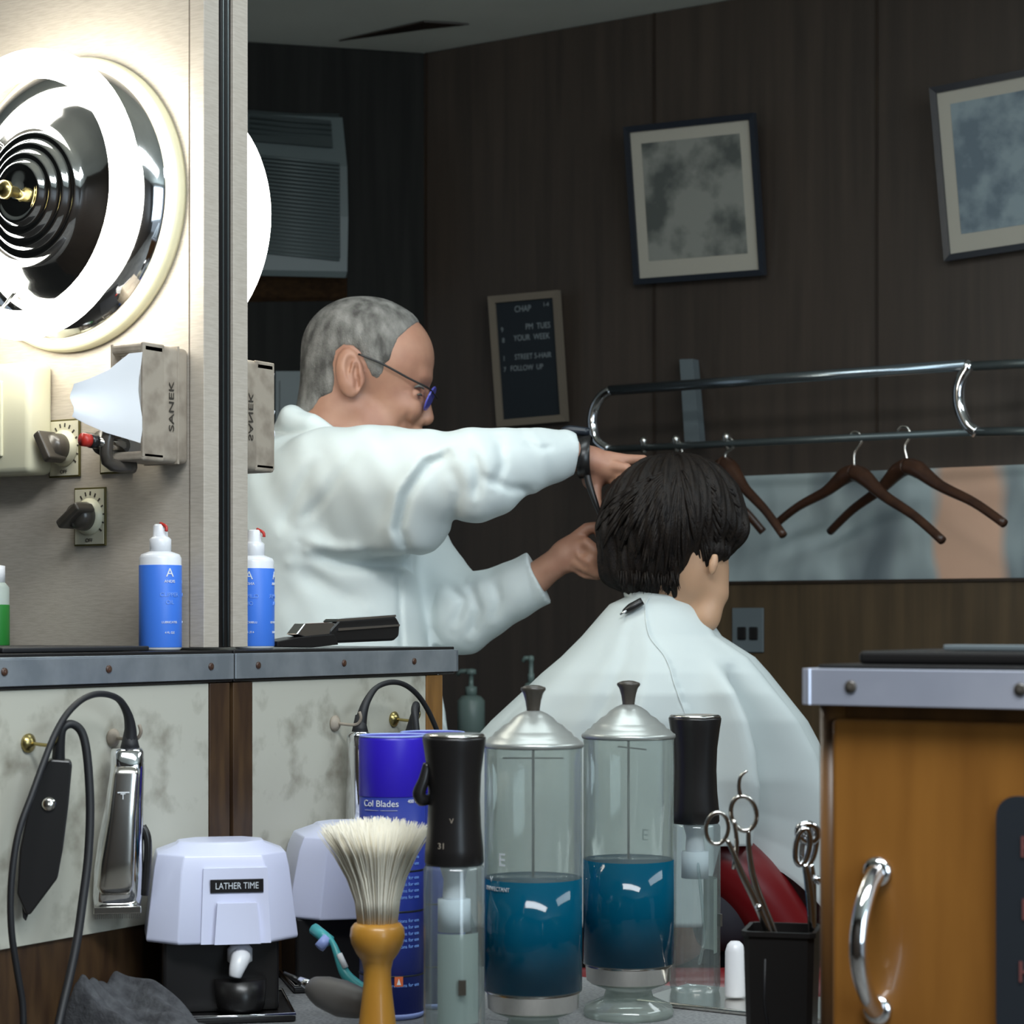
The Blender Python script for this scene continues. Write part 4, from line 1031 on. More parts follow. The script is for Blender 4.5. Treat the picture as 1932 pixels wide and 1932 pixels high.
def aircon():
    q = lambda px, py, off: None
    # plane of the angled wall
    nrm = Vector((0, 0, 1)).cross(DW).normalized()
    if nrm.dot(CAM - c0) < 0: nrm = -nrm
    def P(px, py, off=0.0):
        d = ray(px, py); o = c0 + nrm * off
        return CAM + d * ((o - CAM).dot(nrm) / d.dot(nrm))
    t = empty('air_conditioner', P(560, 520), 'grey through-wall air conditioner on the dark wall beside the lamp glow', 'air conditioner')
    o = Vector(t.location)
    sec = [(205, 216, 0.05), (212, 218, 0.08), (300, 310, 0.105), (400, 405, 0.115), (505, 508, 0.115), (516, 520, 0.11)]
    edge = [(640, 0.05), (646, 0.08), (655, 0.105), (657, 0.115), (655, 0.115), (652, 0.10)]
    # cross sections from left (x 440) to right with the bowed right edge
    rings = []
    for xl, k in ((430, 0), (500, 0.3), (570, 0.6), (630, 0.9), (None, 1.0)):
        r = []
        for (yl, yr, off), (ex_, _) in zip(sec, edge):
            x = ex_ if xl is None else xl; y = (yl + 4) + (yr - yl) * (x - 490) / 160
            r.append(P(x, y, off) - o)
        r.append(P(655 if xl is None else xl, 524, 0.0) - o); r.append(P(640 if xl is None else xl, 214, 0.0) - o)
        rings.append(r)
    G().rings(rings, smooth=False).build('casing', M['ac'], t)
    def panel(name, pts, m, off, th=0.004, par=t):
        a_ = [P(x, y, off_) - o for x, y, off_ in pts]; b_ = [p + nrm * th for p in a_]
        return G().rings([a_, b_], smooth=False).build(name, m, par)
    pu = panel('upper_grille', [(470, 214, 0.078), (624, 228, 0.084), (628, 279, 0.103), (470, 266, 0.100)], M['ac_dark'], 0)
    pl = panel('lower_grille', [(470, 290, 0.105), (641, 309, 0.108), (642, 487, 0.116), (470, 474, 0.116)], M['ac_dark'], 0)
    g = G()
    for i in range(26):
        y = 296 + i * 7.2; a_ = P(470, y - 2, 0.112) - o; b_ = P(640, y + 15, 0.114) - o
        g.tube([a_ + nrm * 0.006, b_ + nrm * 0.006], 0.0032, 6)
    x = g.build('louvres', M['ac'], pl)
    g = G()
    for i in range(5):
        y = 222 + i * 10; g.tube([P(472, y, 0.095) - o + nrm * 0.004, P(625, y + 14, 0.095) - o + nrm * 0.004], 0.002, 6)
    g.build('louvres', M['ac_dark'], pu)
    g = G()
    a_ = [P(440, 520, 0.0), P(652, 524, 0.0), P(655, 568, 0.0), P(440, 570, 0.0)]
    a2 = [P(440, 520, 0.09), P(655, 524, 0.09), P(655, 560, 0.02), P(440, 562, 0.02)]
    k = G().rings([[p + nrm * 0.001 for p in a_], a2], smooth=False); k.shift(o); k.build('support_shelf', M['brown'], t)
    t2 = empty('grey_wall_box', P(545, 760, 0.0), 'plain grey-green metal box on the angled wall behind the barber\'s head', 'box'); o2 = Vector(t2.location)
    a_ = [P(515, 705, 0.001), P(620, 705, 0.001), P(620, 800, 0.001), P(515, 800, 0.001)]; b_ = [p + nrm * 0.05 for p in a_]
    k = G().rings([a_, b_], smooth=False); k.shift(o2); k.build('housing', M['ac'], t2)
    a_ = [P(528, 718, 0.053), P(600, 718, 0.053), P(600, 790, 0.053), P(528, 790, 0.053)]; b_ = [p + nrm * 0.004 for p in a_]
    k = G().rings([a_, b_], smooth=False); k.shift(o2); k.build('door', M['ac'], t2)
aircon()
# pale mural strip
a = Py(1350, 893, YF); b = Py(2050, 893, YF); zb_ = Py(1650, 1094, YF).z; za = Py(1650, 889, YF).z
t = empty('mural_strip', (a.x, YF, zb_), 'long pale blurred mural strip with a peach patch behind the wooden hangers', 'mural')
o = G().box((0, -0.016, 0.0), (b.x - a.x, -0.0005, za - zb_), 0.001).build('panel', M['mural'], t)
G().box((0, -0.019, -0.006), (b.x - a.x, -0.0005, 0.0)).build('lower_lip', M['cab_dark'], t)
# outlet
a = Py(1383, 1147, YF - 0.013); b = Py(1442, 1231, YF - 0.013)
t = empty('outlet_plate', ((a.x + b.x) / 2, YF - 0.0125, (a.z + b.z) / 2), 'grey metal double outlet plate on the brown wainscot', 'outlet')
w2 = (b.x - a.x) / 2; h2 = (a.z - b.z) / 2
G().box((-w2, -0.006, -h2), (w2, -0.0003, h2), 0.002).build('plate', M['plate_grey'], t)
for sx_ in (-0.35, 0.4):
    G().box((w2 * sx_ - 0.010, -0.008, -h2 * 0.15 - 0.014), (w2 * sx_ + 0.010, -0.0055, -h2 * 0.15 + 0.014), 0.003).build('socket', M['black'], t)

def rack():
    YR = YF - 0.24
    t = empty('coat_rack', Py(1300, 760, YF), 'wall-mounted chrome tube coat rack with looped ends above the mural strip', 'coat rack')
    o = Vector(t.location)
    Yb = YF - 0.03
    def P(x, y, yy): return Py(x, y, yy) - o
    z_top = P(1150, 738, YR).z
    # shelf loop: upper tube at the front, curling down and back to the lower rod at each end
    def run(name, pts, r, m, sp=6): return G().tube(pts, r, 12, spline=sp).build(name, m, t)
    lp = [P(1152, 737, YR), P(1137, 746, YR), P(1124, 764, YR), P(1118, 785, YR), P(1118, 806, YR), P(1126, 832, YR), P(1148, 848, YR)]
    run('end_loop', lp, 0.011, M['chrome'])
    G().tube([P(1150, 737, YR), P(1822, 689, YR)], 0.011, 12).build('upper_tube', M['rack_chrome'], t)
    G().tube([P(1146, 848, YR), P(1836, 815, YR)], 0.0075, 12).build('hanging_rod', M['wire'], t)
    rp = [P(1822, 689, YR), P(1826, 694, YR), P(1815, 712, YR), P(1808, 738, YR), P(1811, 770, YR), P(1824, 800, YR), P(1842, 815, YR)]
    run('end_loop', rp, 0.012, M['chrome'])
    G().tube([P(1826, 691, YR), P(2060, 680, YR + 0.05)], 0.009, 10).build('rear_tube', M['wire'], t)
    G().tube([P(1842, 815, YR), P(2060, 812, YR + 0.05)], 0.009, 10).build('lower_rear_tube', M['wire'], t)
    a_ = [P(1282, 678, Yb), P(1307, 677, Yb), P(1320, 836, Yb - 0.05), P(1292, 838, Yb - 0.05)]
    b_ = [p + Vector((0, 0.028, 0)) for p in a_]
    g = G().rings([a_, b_], smooth=False); g.build('bracket', M['plate_grey'], t)
    G().tube([P(1300, 835, Yb - 0.04), P(1302, 842, YR)], 0.006, 8).build('bracket_arm', M['steel'], t)
    # ball-headed studs along the rod
    for px in (1214, 1275, 1370):
        y = 848 + (815 - 848) * (px - 1146) / 690
        g = G(); g.lathe([(0, -0.012), (0.006, -0.010), (0.006, 0.008), (0.009, 0.014), (0.006, 0.022), (0, 0.024)], 12, c=P(px, y, YR)); g.build('stud', M['steel'], t)
    return YR
YR = rack()
def hanger(apex, left, right, hooktop, lab, dl=0.0, dr=0.0, y=None):
    y = YR if y is None else y
    A = Py(*apex, y); Lp = Py(*left, y + dl); Rp = Py(*right, y + dr); Hk = Py(*hooktop, YR)
    t = empty('coat_hanger', Hk, lab, 'coat hanger', group=None)
    def arm(E):
        P = [A + Vector((0, 0, 0.0)), A.lerp(E, 0.12) + Vector((0, 0, 0.006)), A.lerp(E, 0.35) + Vector((0, 0, 0.0)), A.lerp(E, 0.7) + Vector((0, 0, 0.006)), E]
        return G().tube(P, [0.017, 0.017, 0.011, 0.009, 0.0085], 12, spline=5)
    g = arm(Lp); g2 = arm(Rp); g.add(g2.v, g2.f)
    g.build('wooden_arms', M['hanger'], t, world=True)
    G().tube([A + Vector((0, 0, 0.012)), A.lerp(Hk, 0.6) + Vector((0, 0, 0.0)), Hk + Vector((0.014, 0, -0.006)), Hk + Vector((0.010, 0, 0.010)), Hk + Vector((-0.004, 0, 0.014)), Hk + Vector((-0.012, 0, 0.006))], 0.0028, 8, spline=5).build('hook', M['steel'], t, world=True)
hanger((1612, 892), (1462, 990), (1778, 1020), (1613, 828), 'wooden coat hanger, first one right of the brown-haired head', 0.10, -0.12)
hanger((1712, 880), (1566, 1003), (1895, 988), (1704, 818), 'reddish wooden coat hanger in front of the peach patch of the mural', 0.14, -0.10)
hanger((1318, 884), (1230, 985), (1440, 1004), (1275, 844), 'dark coat hanger mostly hidden behind the brown hair', 0.12, 0.06)
hanger((1368, 876), (1270, 985), (1478, 1010), (1372, 838), 'dark coat hanger whose right arm shows just beside the brown hair', 0.1, -0.08)

# low dark cabinet with pump bottles between the two people
a = Py(850, 1385, YF - 0.40); b = Py(1080, 1385, YF - 0.40)
t = empty('low_cabinet', ((a.x + b.x) / 2, YF - 0.2, 0), 'dark low cabinet against the panelling between the two people', 'cabinet')
w2 = (b.x - a.x) / 2; hz = Py(960, 1392, YF - 0.40).z
G().box((-w2, -0.20, 0.0), (w2, 0.198, hz - 0.02), 0.003).build('body', M['cab_dark'], t)
G().box((-w2 - 0.01, -0.21, hz - 0.02), (w2 + 0.01, 0.1985, hz), 0.003).build('top', M['black'], t)
G().box((-0.01, -0.206, 0.4), (0.01, -0.2, 0.5), 0.002).build('handle', M['steel'], t)
for px, top, wpx, lab in ((889, 1312, 52, 'grey-green pump soap bottle beside the edge of the white smock'), (1002, 1288, 30, 'pump bottle almost hidden behind the draped cape')):
    q = Py(px, 1385, YF - 0.30); dd = (q - CAM).dot(CN); s = dd / F; q.z = hz + 0.0005
    t = empty('pump_bottle', q, lab, 'bottle'); H = CAM.z + (HY - top) * s - hz; R = wpx / 2 * s
    G().lathe([(0, 0), (R - 0.004, 0), (R, 0.004), (R, H - 0.012), (R * 0.7, H - 0.002), (R * 0.4, H), (0, H)], 28).build('bottle', M['soap'], t)
    g = G(); g.lathe([(0, H), (R * 0.42, H), (R * 0.42, H + 0.018), (0.005, H + 0.020), (0.005, H + 0.045), (R * 0.4, H + 0.046), (R * 0.35, H + 0.056), (0, H + 0.058)], 20)
    g.tube([(0, 0, H + 0.052), (-R * 0.9, 0, H + 0.052), (-R * 1.2, 0, H + 0.044)], 0.005, 8); g.build('pump', M['soap'], t)

# ============================================================ THE BARBER
ZB = 3.20
def barber():
    org = fig(650, 1250, 0, ZB); org.z = 0.0
    t = empty('person', org, 'grey-haired person in glasses and white smock cutting hair, arms reaching right', 'person')
    # ---- skin: head, neck, arms and hands as one body
    b = SDF()
    b.ell((692, 668, 0), (120, 104, 90), rot=12)
    b.ell((642, 725, 0), (70, 74, 74), 25)
    b.ell((748, 678, 0), (67, 72, 72), 25)
    b.ell((742, 752, 0), (62, 72, 60), 22)
    b.cap([(672, 812, 0), (730, 842, 0), (765, 838, 0)], [52, 40, 30], 25)       # jaw, chin
    b.cap([(680, 770, -48), (752, 838, -22)], [18, 16], 22); b.cap([(680, 770, 48), (752, 838, 22)], [18, 16], 22)
    b.ell((797, 712, 0), (17, 13, 46), 14, rot=20)                                # brow ridge
    b.ell((770, 770, -36), (26, 24, 22), 16); b.ell((770, 770, 36), (26, 24, 22), 16)     # cheekbones
    b.cap([(799, 730, 0), (803, 762, 0), (804, 788, 0)], [8, 10, 15], 9)        # nose
    b.ell((788, 793, -12), (14, 11, 9), 4); b.ell((788, 793, 12), (14, 11, 9), 4)
    b.fold([(772, 778), (768, 792), (774, 806)], 4, 3.5, -5, -30); b.fold([(745, 830), (757, 800), (772, 785)], 6, 2.5, -5, -30)
    b.fold([(788, 734), (800, 730), (808, 738)], 5, 2, -5, -40)
    b.cap([(785, 820, 0), (782, 832, 0)], [14, 13], 14)                           # lips
    b.ell((792, 742, -40), (13, 11, 15), 9, op='s'); b.ell((792, 742, 40), (13, 11, 15), 9, op='s')
    b.ell((783, 743, -36), (11, 9, 12), 3); b.ell((783, 743, 36), (11, 9, 12), 3)
    for sg in (-1, 1):                                                            # ears
        b.ell((659, 703, sg * 91), (26, 46, 13), 5, rot=-6)
        b.ell((665, 696, sg * 106), (14, 31, 14), 3, rot=-8, op='s')
        b.ell((674, 722, sg * 103), (8, 17, 14), 3, op='s')
        b.cap([(667, 684, sg * 97), (662, 705, sg * 96), (664, 726, sg * 95)], [3.5, 4, 4.5], 4)
        b.ell((682, 716, sg * 88), (7, 13, 6), 5)
    b.cap([(632, 790, 0), (602, 870, 0), (600, 960, 0)], [70, 76, 110], 30)       # neck into shoulders
    n_head = len(b.ops)
    b.cap([(720, 800, -20), (680, 840, -40)], [30, 30], 30)
    b.cap([(600, 960, -100), (600, 980, 100)], [70, 70], 40)
    b.cap([(605, 980, 0), (615, 1300, 0)], [130, 150], 40)
    # near arm: shoulder, elbow towards the mirror, wrist
    b.cap([(630, 905, -150), (885, 895, -250)], [52, 42], 20)
    b.cap([(885, 895, -250), (1075, 856, -160), (1112, 868, -145)], [40, 29, 25], 14)
    # near hand
    b.ell((1142, 880, -140), (48, 27, 32), 12, rot=24)
    b.ell((1120, 905, -130), (22, 20, 22), 12)
    b.cap([(1150, 866, -150), (1182, 868, -150), (1215, 866, -142)], [14, 11, 7.5], 5)
    b.cap([(1160, 880, -165), (1182, 884, -175), (1200, 900, -180)], [11, 10, 8], 4)
    b.cap([(1160, 893, -150), (1178, 903, -172), (1190, 922, -175)], [11, 10, 8], 4)
    b.cap([(1152, 900, -140), (1166, 916, -160), (1172, 936, -165)], [10, 9, 7], 4)
    b.cap([(1122, 910, -135), (1126, 945, -150), (1136, 973, -155)], [13, 9, 6.5], 5)
    # far arm, lower in the picture
    b.cap([(740, 960, 150), (865, 1165, 30)], [52, 44], 20)
    b.cap([(865, 1165, 30), (1010, 1092, -70), (1035, 1072, -80)], [42, 30, 27], 14)
    b.ell((1072, 1048, -90), (44, 33, 26), 14, rot=-35)
    b.ell((1098, 1040, -100), (24, 28, 22), 10, rot=-25)
    b.cap([(1078, 1022, -90), (1108, 998, -95), (1129, 994, -100), (1132, 1015, -108)], [13, 12, 10, 8], 5)        # thumb side
    b.cap([(1105, 1026, -112), (1122, 1040, -120), (1124, 1062, -118)], [13, 12.5, 10], 5)
    b.cap([(1098, 1048, -116), (1112, 1060, -124), (1124, 1080, -120)], [12, 11.5, 9], 4)
    b.cap([(1088, 1062, -108), (1108, 1074, -118), (1130, 1082, -118), (1142, 1074, -118)], [12, 10.5, 9, 7], 4)
    b.cap([(1080, 1070, -98), (1104, 1084, -108), (1128, 1088, -112)], [11, 9, 7], 4)
    b.fold([(1060, 1080), (1095, 1078), (1118, 1088)], 5, 3.0)
    b.ell((1099, 1040, -128), (8, 9, 8), 6, op='s')
    V, Fc = surface(b, (430, 540, -310), (1240, 1420, 250), 3.0)
    HV, HF = V, Fc
    mesh_np('body', to_room(V, ZB), Fc, M['skin'], t, org)
    # ---- cropped hair: shell over the scalp, bounded by the hairline
    poly = [(540, 540), (800, 540), (793, 596), (778, 612), (752, 640), (742, 664), (737, 682), (727, 690), (724, 704), (714, 716), (703, 712), (694, 694), (682, 668), (668, 656), (650, 654), (636, 664), (630, 690), (633, 722), (628, 742), (604, 752), (590, 772), (560, 790), (530, 770)]
    hd = SDF(); hd.ops = b.ops[:n_head]
    pa = np.array([at_depth((x_, y_, -60))[:2] for x_, y_ in poly])
    def pdist(x, y):
        d = np.full(len(x), 1e9); c = np.zeros(len(x), bool)
        for i in range(len(pa)):
            a_, c_ = pa[i], pa[(i + 1) % len(pa)]; ab = c_ - a_
            tt = np.clip(((x - a_[0]) * ab[0] + (y - a_[1]) * ab[1]) / (ab @ ab), 0, 1)
            d = np.minimum(d, np.hypot(x - a_[0] - tt * ab[0], y - a_[1] - tt * ab[1]))
            c ^= ((a_[1] > y) != (c_[1] > y)) & (x < ab[0] * (y - a_[1]) / (ab[1] + 1e-9) + a_[0])
        return np.where(c, -d, d)
    def hairf(P):
        pd = pdist(P[:, 0], P[:, 1])
        thick = 4.2 * np.clip(-pd / 16, 0, 1) ** 0.7 + 0.4
        n_ = 0.45 * np.sin(P[:, 0] * 0.9 + P[:, 1] * 0.35 + 2 * np.sin(P[:, 2] * 0.3)) * np.sin(P[:, 1] * 0.8 - P[:, 2] * 0.7)
        return np.maximum(hd(P) - thick - n_, pd + n_ * 2)
    V2, F2 = surface(hairf, (530, 530, -130), (830, 810, 130), 2.0)
    mesh_np('hair', to_room(V2, ZB), F2, M['grey_hair'], t, org)
    # eyebrow, glasses
    g = G()
    def Pf(x, y, w_): return fig(x, y, w_, ZB)
    g = G()
    for sg in (-1, 1): g.tube([Pf(676, 668, sg * 100), Pf(720, 686, sg * 96), Pf(770, 713, sg * 76), Pf(806, 731, sg * 56), Pf(816, 740, sg * 44)], 0.0016, 8, spline=4)
    g.tube([Pf(816, 740, -44), Pf(824, 750, -8), Pf(824, 750, 8), Pf(816, 740, 44)], 0.0012, 8, spline=4)
    gl = g.build('glasses_frame', M['black'], t, world=True)
    for sg in (-1, 1):
        c = np.array([811, 752, sg * 30.0]); ax1 = np.array([-9, 22, 0.0]); ax2 = np.array([6, 2, 26.0]) * np.array([-1, 1, sg])
        pts = [Pf(*(c + ax1 * math.cos(a_) + ax2 * math.sin(a_))) for a_ in np.linspace(0, 2 * PI, 32, endpoint=False)]
        nn = (Pf(816, 754, sg * 30) - Pf(811, 752, sg * 30)).normalized() * 0.0015
        g = G().rings([pts, [p + nn for p in pts]], smooth=False)
        k = g.build('lens', M['lens_blue'], t, world=True); k['label'] = 'violet-blue reflecting lens'
        G().tube(pts, 0.0009, 6, closed=True).build('lens_rim', M['lens_blue'], t, world=True)
        G().tube([Pf(780, 731, sg * 44), Pf(792, 728, sg * 42), Pf(800, 734, sg * 36)], [0.0015, 0.0026, 0.0012], 8, spline=3).build('eyebrow', M['grey_hair'], t, world=True)
        G().tube([Pf(787, 745, sg * 47), Pf(793, 744, sg * 43), Pf(796, 747, sg * 38)], [0.001, 0.0022, 0.001], 8, spline=3).build('eye', M['knob'], t, world=True)
    # ---- white smock
    k = SDF(1.5)
    k.ell((590, 985, 0), (172, 175, 205))
    k.cap([(600, 1080, 0), (622, 1330, 0), (640, 1700, 0)], [185, 214, 250], 60)
    k.cap([(620, 902, -150), (700, 898, -190), (790, 905, -230)], [92, 92, 88], 40)
    k.cap([(700, 960, -150), (770, 975, -200)], [90, 78], 30)
    k.cap([(560, 900, 120), (700, 940, 170)], [90, 90], 40)
    # far sleeve
    k.cap([(710, 950, 160), (800, 1090, 90), (868, 1158, 20)], [92, 80, 70], 30)
    k.cap([(868, 1160, 20), (960, 1118, -30), (1024, 1086, -62)], [74, 56, 50], 18, cut=((1020, 1090, 0), (0.90, -0.42, -0.1)))
    # near sleeve
    k.cap([(800, 900, -230), (890, 892, -250)], [76, 76], 16)
    k.cap([(890, 892, -250), (985, 872, -210), (1062, 856, -165)], [77, 62, 44], 18, cut=((1066, 856, 0), (1, 0.05, 0.1)))
    k.ell((895, 930, -245), (75, 48, 60), 25)
    # collar
    k.cap([(526, 828, -20), (552, 792, -62), (585, 800, -88), (625, 822, -92), (662, 836, -84)], [22, 26, 20, 16, 12], 12)
    k.cap([(545, 790, 0), (552, 792, -62)], [20, 24], 12)
    k.cap([(526, 828, 20), (552, 792, 62), (600, 806, 88), (662, 836, 84)], [22, 24, 18, 12], 12)
    # folds
    k.fold([(862, 862), (812, 880), (770, 940), (755, 1000), (772, 1052)], 9, 8, -60)
    k.fold([(848, 858), (800, 870), (752, 935), (738, 1000), (752, 1050)], 12, -6, -60)
    k.fold([(575, 1040), (640, 1060), (720, 1062), (800, 1056)], 13, 13, -40)
    k.fold([(560, 1020), (630, 1036), (700, 1040)], 14, -7, -40)
    k.fold([(540, 1060), (600, 1100), (690, 1150)], 18, 8, -40)
    k.fold([(600, 860), (560, 930), (520, 1010)], 12, 4, -60)
    k.fold([(680, 850), (620, 930), (560, 990)], 11, 4, -60)
    k.fold([(745, 1062), (748, 1150), (760, 1320)], 5, 4, -20)
    k.fold([(800, 1060), (806, 1180), (826, 1400)], 12, 5, -20)
    k.fold([(890, 850), (905, 905), (895, 955)], 10, 6)
    k.fold([(940, 830), (950, 880), (930, 930)], 9, 4.5)
    k.fold([(905, 905), (960, 925), (1010, 925)], 8, 4.5)
    k.fold([(985, 835), (1020, 850), (1050, 842)], 6, 3)
    k.fold([(830, 1100), (870, 1130), (850, 1190)], 10, 6)
    k.fold([(880, 1090), (900, 1150), (880, 1210)], 10, 6)
    k.fold([(930, 1085), (940, 1130), (925, 1180)], 9, 4)
    k.fold([(990, 1058), (1000, 1100), (1010, 1140)], 3.5, 1.0)
    k.fold([(845, 870), (870, 930), (850, 1000)], 12, 5)
    k.post.append(lambda P: 1.6 * np.sin(P[:, 0] * 0.045 + P[:, 1] * 0.03) * np.sin(P[:, 1] * 0.05 - P[:, 2] * 0.04) + 0.9 * np.sin(P[:, 0] * 0.10 - P[:, 1] * 0.05 + 1.3))
    k.cap([(440, 1703, 0), (900, 1703, 0)], [0.1, 0.1], 1)
    k.ops.pop()
    _f = k.__call__
    class Cut:
        def __call__(self, P): return np.maximum(_f(P), P[:, 1] - 1690)
    V, Fc = surface(Cut(), (370, 750, -360), (1120, 1715, 290), 4.0)
    sm = mesh_np('smock', to_room(V, ZB), Fc, M['smock'], t, org)
    g = G()
    for y in (1130, 1220, 1310): g.lathe([(0, 0), (0.006, 0), (0.005, 0.002), (0, 0.002)], 14, c=Pf(792 + (y - 1130) * 0.12, y, -150), mtx=Matrix.Rotation(PI / 2, 4, 'X'))
    # trousers and shoes (hidden in the photo, so that the figure stands on the floor)
    k = SDF(); k.cap([(600, 1640, 0), (600, 1700, 0)], [150, 140], 40)
    fl = HY + CAM.z / ZB * F
    for wv in (-90, 90): k.cap([(610, 1700, wv), (620, 2180, wv), (610, fl - 60, wv)], [105, 80, 62], 30)
    V, Fc = surface(k, (420, 1500, -260), (800, fl, 260), 12.0); mesh_np('trousers', to_room(V, ZB), Fc, M['trousers'], t, org)
    for wv in (-90, 90):
        k = SDF(); k.cap([(590, fl - 45, wv), (750, fl - 32, wv)], [42, 34], 20); _g = k.__call__
        V, Fc = surface(lambda P, f_=_g: np.maximum(f_(P), P[:, 1] - (fl - 3)), (520, fl - 120, wv - 80), (840, fl + 12, wv + 80), 8.0); mesh_np('shoe', to_room(V, ZB), Fc, M['black'], t, org)
    # wrist watch
    pts = [Pf(1104 + 4 * math.cos(a_), 862 + 37 * math.sin(a_), -148 + 33 * math.cos(a_)) for a_ in np.linspace(0, 2 * PI, 36, endpoint=False)]
    ax = (Pf(1120, 860, -148) - Pf(1104, 862, -148)).normalized() * 0.0095
    c_ = Pf(1104, 862, -148)
    g = G().rings([[p - ax for p in pts], [c_ + (p - c_) * 1.09 - ax * 0.8 for p in pts], [c_ + (p - c_) * 1.09 + ax * 0.8 for p in pts], [p + ax for p in pts]], cap=False)
    wt = g.build('wristwatch', M['black'], t, world=True)
    wc = Pf(1094, 817, -140)
    G().tube([Pf(1062, 815, -140), Pf(1075, 812, -142), Pf(1112, 815, -146)], [0.006, 0.0075, 0.006], 12, spline=3).build('watch_case', M['frame_black'], wt, world=False)
    c = wt.children[-1]
    for v in c.data.vertices: v.co = v.co - org
    # comb and scissors held in the near hand
    q = Pf(1125, 940, -160)
    cb = empty('hair_comb', q, 'slim black comb held upright in the upper hand beside the hair', 'comb')
    G().tube([Pf(1106, 885, -158), Pf(1112, 915, -160), Pf(1124, 950, -162), Pf(1136, 984, -162)], [0.0055, 0.0055, 0.0045, 0.002], 8, spline=4).build('comb', M['black'], cb, world=True)
barber()

# ============================================================ THE CLIENT
ZK = 3.06
def client():
    org = fig(1300, 1700, 0, ZK); org.z = 0.0
    t = empty('person', org, 'brown-haired person seen from behind, wrapped in a white barber cape', 'person')
    fl = HY + CAM.z / ZK * F
    b = SDF()
    b.ell((1262, 1000, 0), (115, 120, 105)); b.ell((1300, 1075, -5), (72, 80, 78), 25)
    b.cap([(1335, 1085, -20), (1345, 1120, -30), (1330, 1165, -40)], [34, 30, 22], 20)
    b.cap([(1300, 1150, 0), (1330, 1165, -35)], [42, 26], 20)
    b.ell((1346, 1064, -92), (9, 22, 8), 4, rot=10)
    b.cap([(1255, 1090, 0), (1240, 1180, 0), (1240, 1260, 0)], [62, 60, 90], 25)
    b.cap([(1130, 1370, 60), (1360, 1370, 10)], [60, 60], 40); b.cap([(1240, 1260, 20), (1240, 1700, 110)], [90, 130], 40)
    b.cap([(1130, 1380, 60), (1060, 1540, 160), (1130, 1600, 260)], [50, 45, 35], 20); b.cap([(1360, 1380, 10), (1430, 1540, 120), (1400, 1600, 250)], [50, 45, 35], 20)
    V, Fc = surface(b, (1000, 860, -190), (1560, 1900, 400), 5.0); 
    mesh_np('body', to_room(V, ZK), Fc, M['skin_boy'], t, org)
    tr = SDF()
    for wv in (-80, 90): tr.cap([(1270 + wv, 1700, 60), (1290 + wv, 1730, 430), (1300 + wv, fl - 380, 520)], [95, 75, 55], 30)
    V2, F2 = surface(tr, (1050, 1550, -80), (1560, fl - 300, 660), 10.0); mesh_np('trousers', to_room(V2, ZK), F2, M['trousers'], t, org)
    # hair
    h = SDF()
    h.ell((1258, 985, 0), (126, 124, 118)); h.ell((1290, 962, 0), (112, 100, 108), 25); h.ell((1240, 1060, 0), (96, 72, 92), 25)
    h.ell((1370, 990, -20), (38, 52, 60), 20); h.ell((1392, 1000, -30), (20, 26, 40), 12)
    h.cap([(1165, 1070, -20), (1160, 1000, -30)], [36, 36], 20)
    h.cap([(1200, 1085, -30), (1250, 1110, -35), (1290, 1108, -40)], [34, 28, 20], 16)
    h.ell((1352, 1040, -60), (22, 22, 26), 10)
    h.cap([(1332, 1035, -50), (1300, 1078, -45), (1270, 1108, -40)], [34, 34, 26], 14)
    h.ell((1372, 1100, -50), (26, 44, 90), 8, op='s')
    cr = np.array([1285, 880.0])
    def strands(P):
        ang = np.arctan2(P[:, 0] - 1272, -(P[:, 1] - 860)) ; w_ = P[:, 2]
        a2 = np.arctan2(P[:, 0] - 1272, -(w_) + 40)
        y = P[:, 1]
        return -(2.6 * np.sin(a2 * 17 + y * 0.018 + 1.5 * np.sin(y * 0.03)) + 1.8 * np.sin(a2 * 37 - y * 0.026) + 1.1 * np.sin(a2 * 71 + y * 0.05))
    h.post.append(strands)
    V, Fc = surface(h, (1090, 830, -170), (1460, 1180, 170), 2.5)
    hr = mesh_np('hair', to_room(V, ZK), Fc, M['dark_hair'], t, org)
    # loose locks lying over the hair
    rnd = random.Random(5); g = G()
    def surf(x, y):
        lo_, hi_ = -165.0, 20.0
        zs = np.linspace(lo_, hi_, 90); P = np.stack([np.full(90, x), np.full(90, y), zs], 1).astype(np.float32)
        d = h(P); i = np.argmax(d < 0)
        return None if not (d < 0).any() else zs[i]
    for i in range(240):
        a_ = rnd.uniform(-1.25, 1.2); L_ = rnd.uniform(60, 130); st = rnd.uniform(8, 120)
        pts = []; x, y = 1282 + math.sin(a_) * st, 880 + math.cos(a_) * st * 0.9
        dx, dy = math.sin(a_ * 0.95), math.cos(a_ * 0.9)
        cv = rnd.uniform(-0.012, 0.012)
        for k in range(8):
            zz = surf(x, y)
            if zz is None: break
            pts.append(fig(x, y, zz - 1.5, ZK)); x += dx * L_ / 7; y += dy * L_ / 7; dx *= (0.88 if abs(dx) > .2 else 1); dx += cv
            if y > 1118 or (x > 1300 and y > 1060): break
        if len(pts) < 4: continue
        n_p = len(pts); g.tube(pts, [0.0008 + 0.0022 * math.sin(PI * min(1, (k + 0.5) / n_p)) for k in range(n_p)], 5, spline=2)
    # short wisps at nape and crown
    for i in range(60):
        x = rnd.uniform(1165, 1285); y = 1098 + rnd.uniform(-8, 10); zz = surf(x, y - 12)
        if zz is None: continue
        g.tube([fig(x, y - 14, zz, ZK), fig(x + rnd.uniform(-3, 3), y + 2, zz - 2, ZK), fig(x + rnd.uniform(-5, 5), y + 16, zz, ZK)], [0.0016, 0.0012, 0.0003], 5)
    g.shift(org); g.build('hair_locks', M['dark_hair'], hr, fix=False)
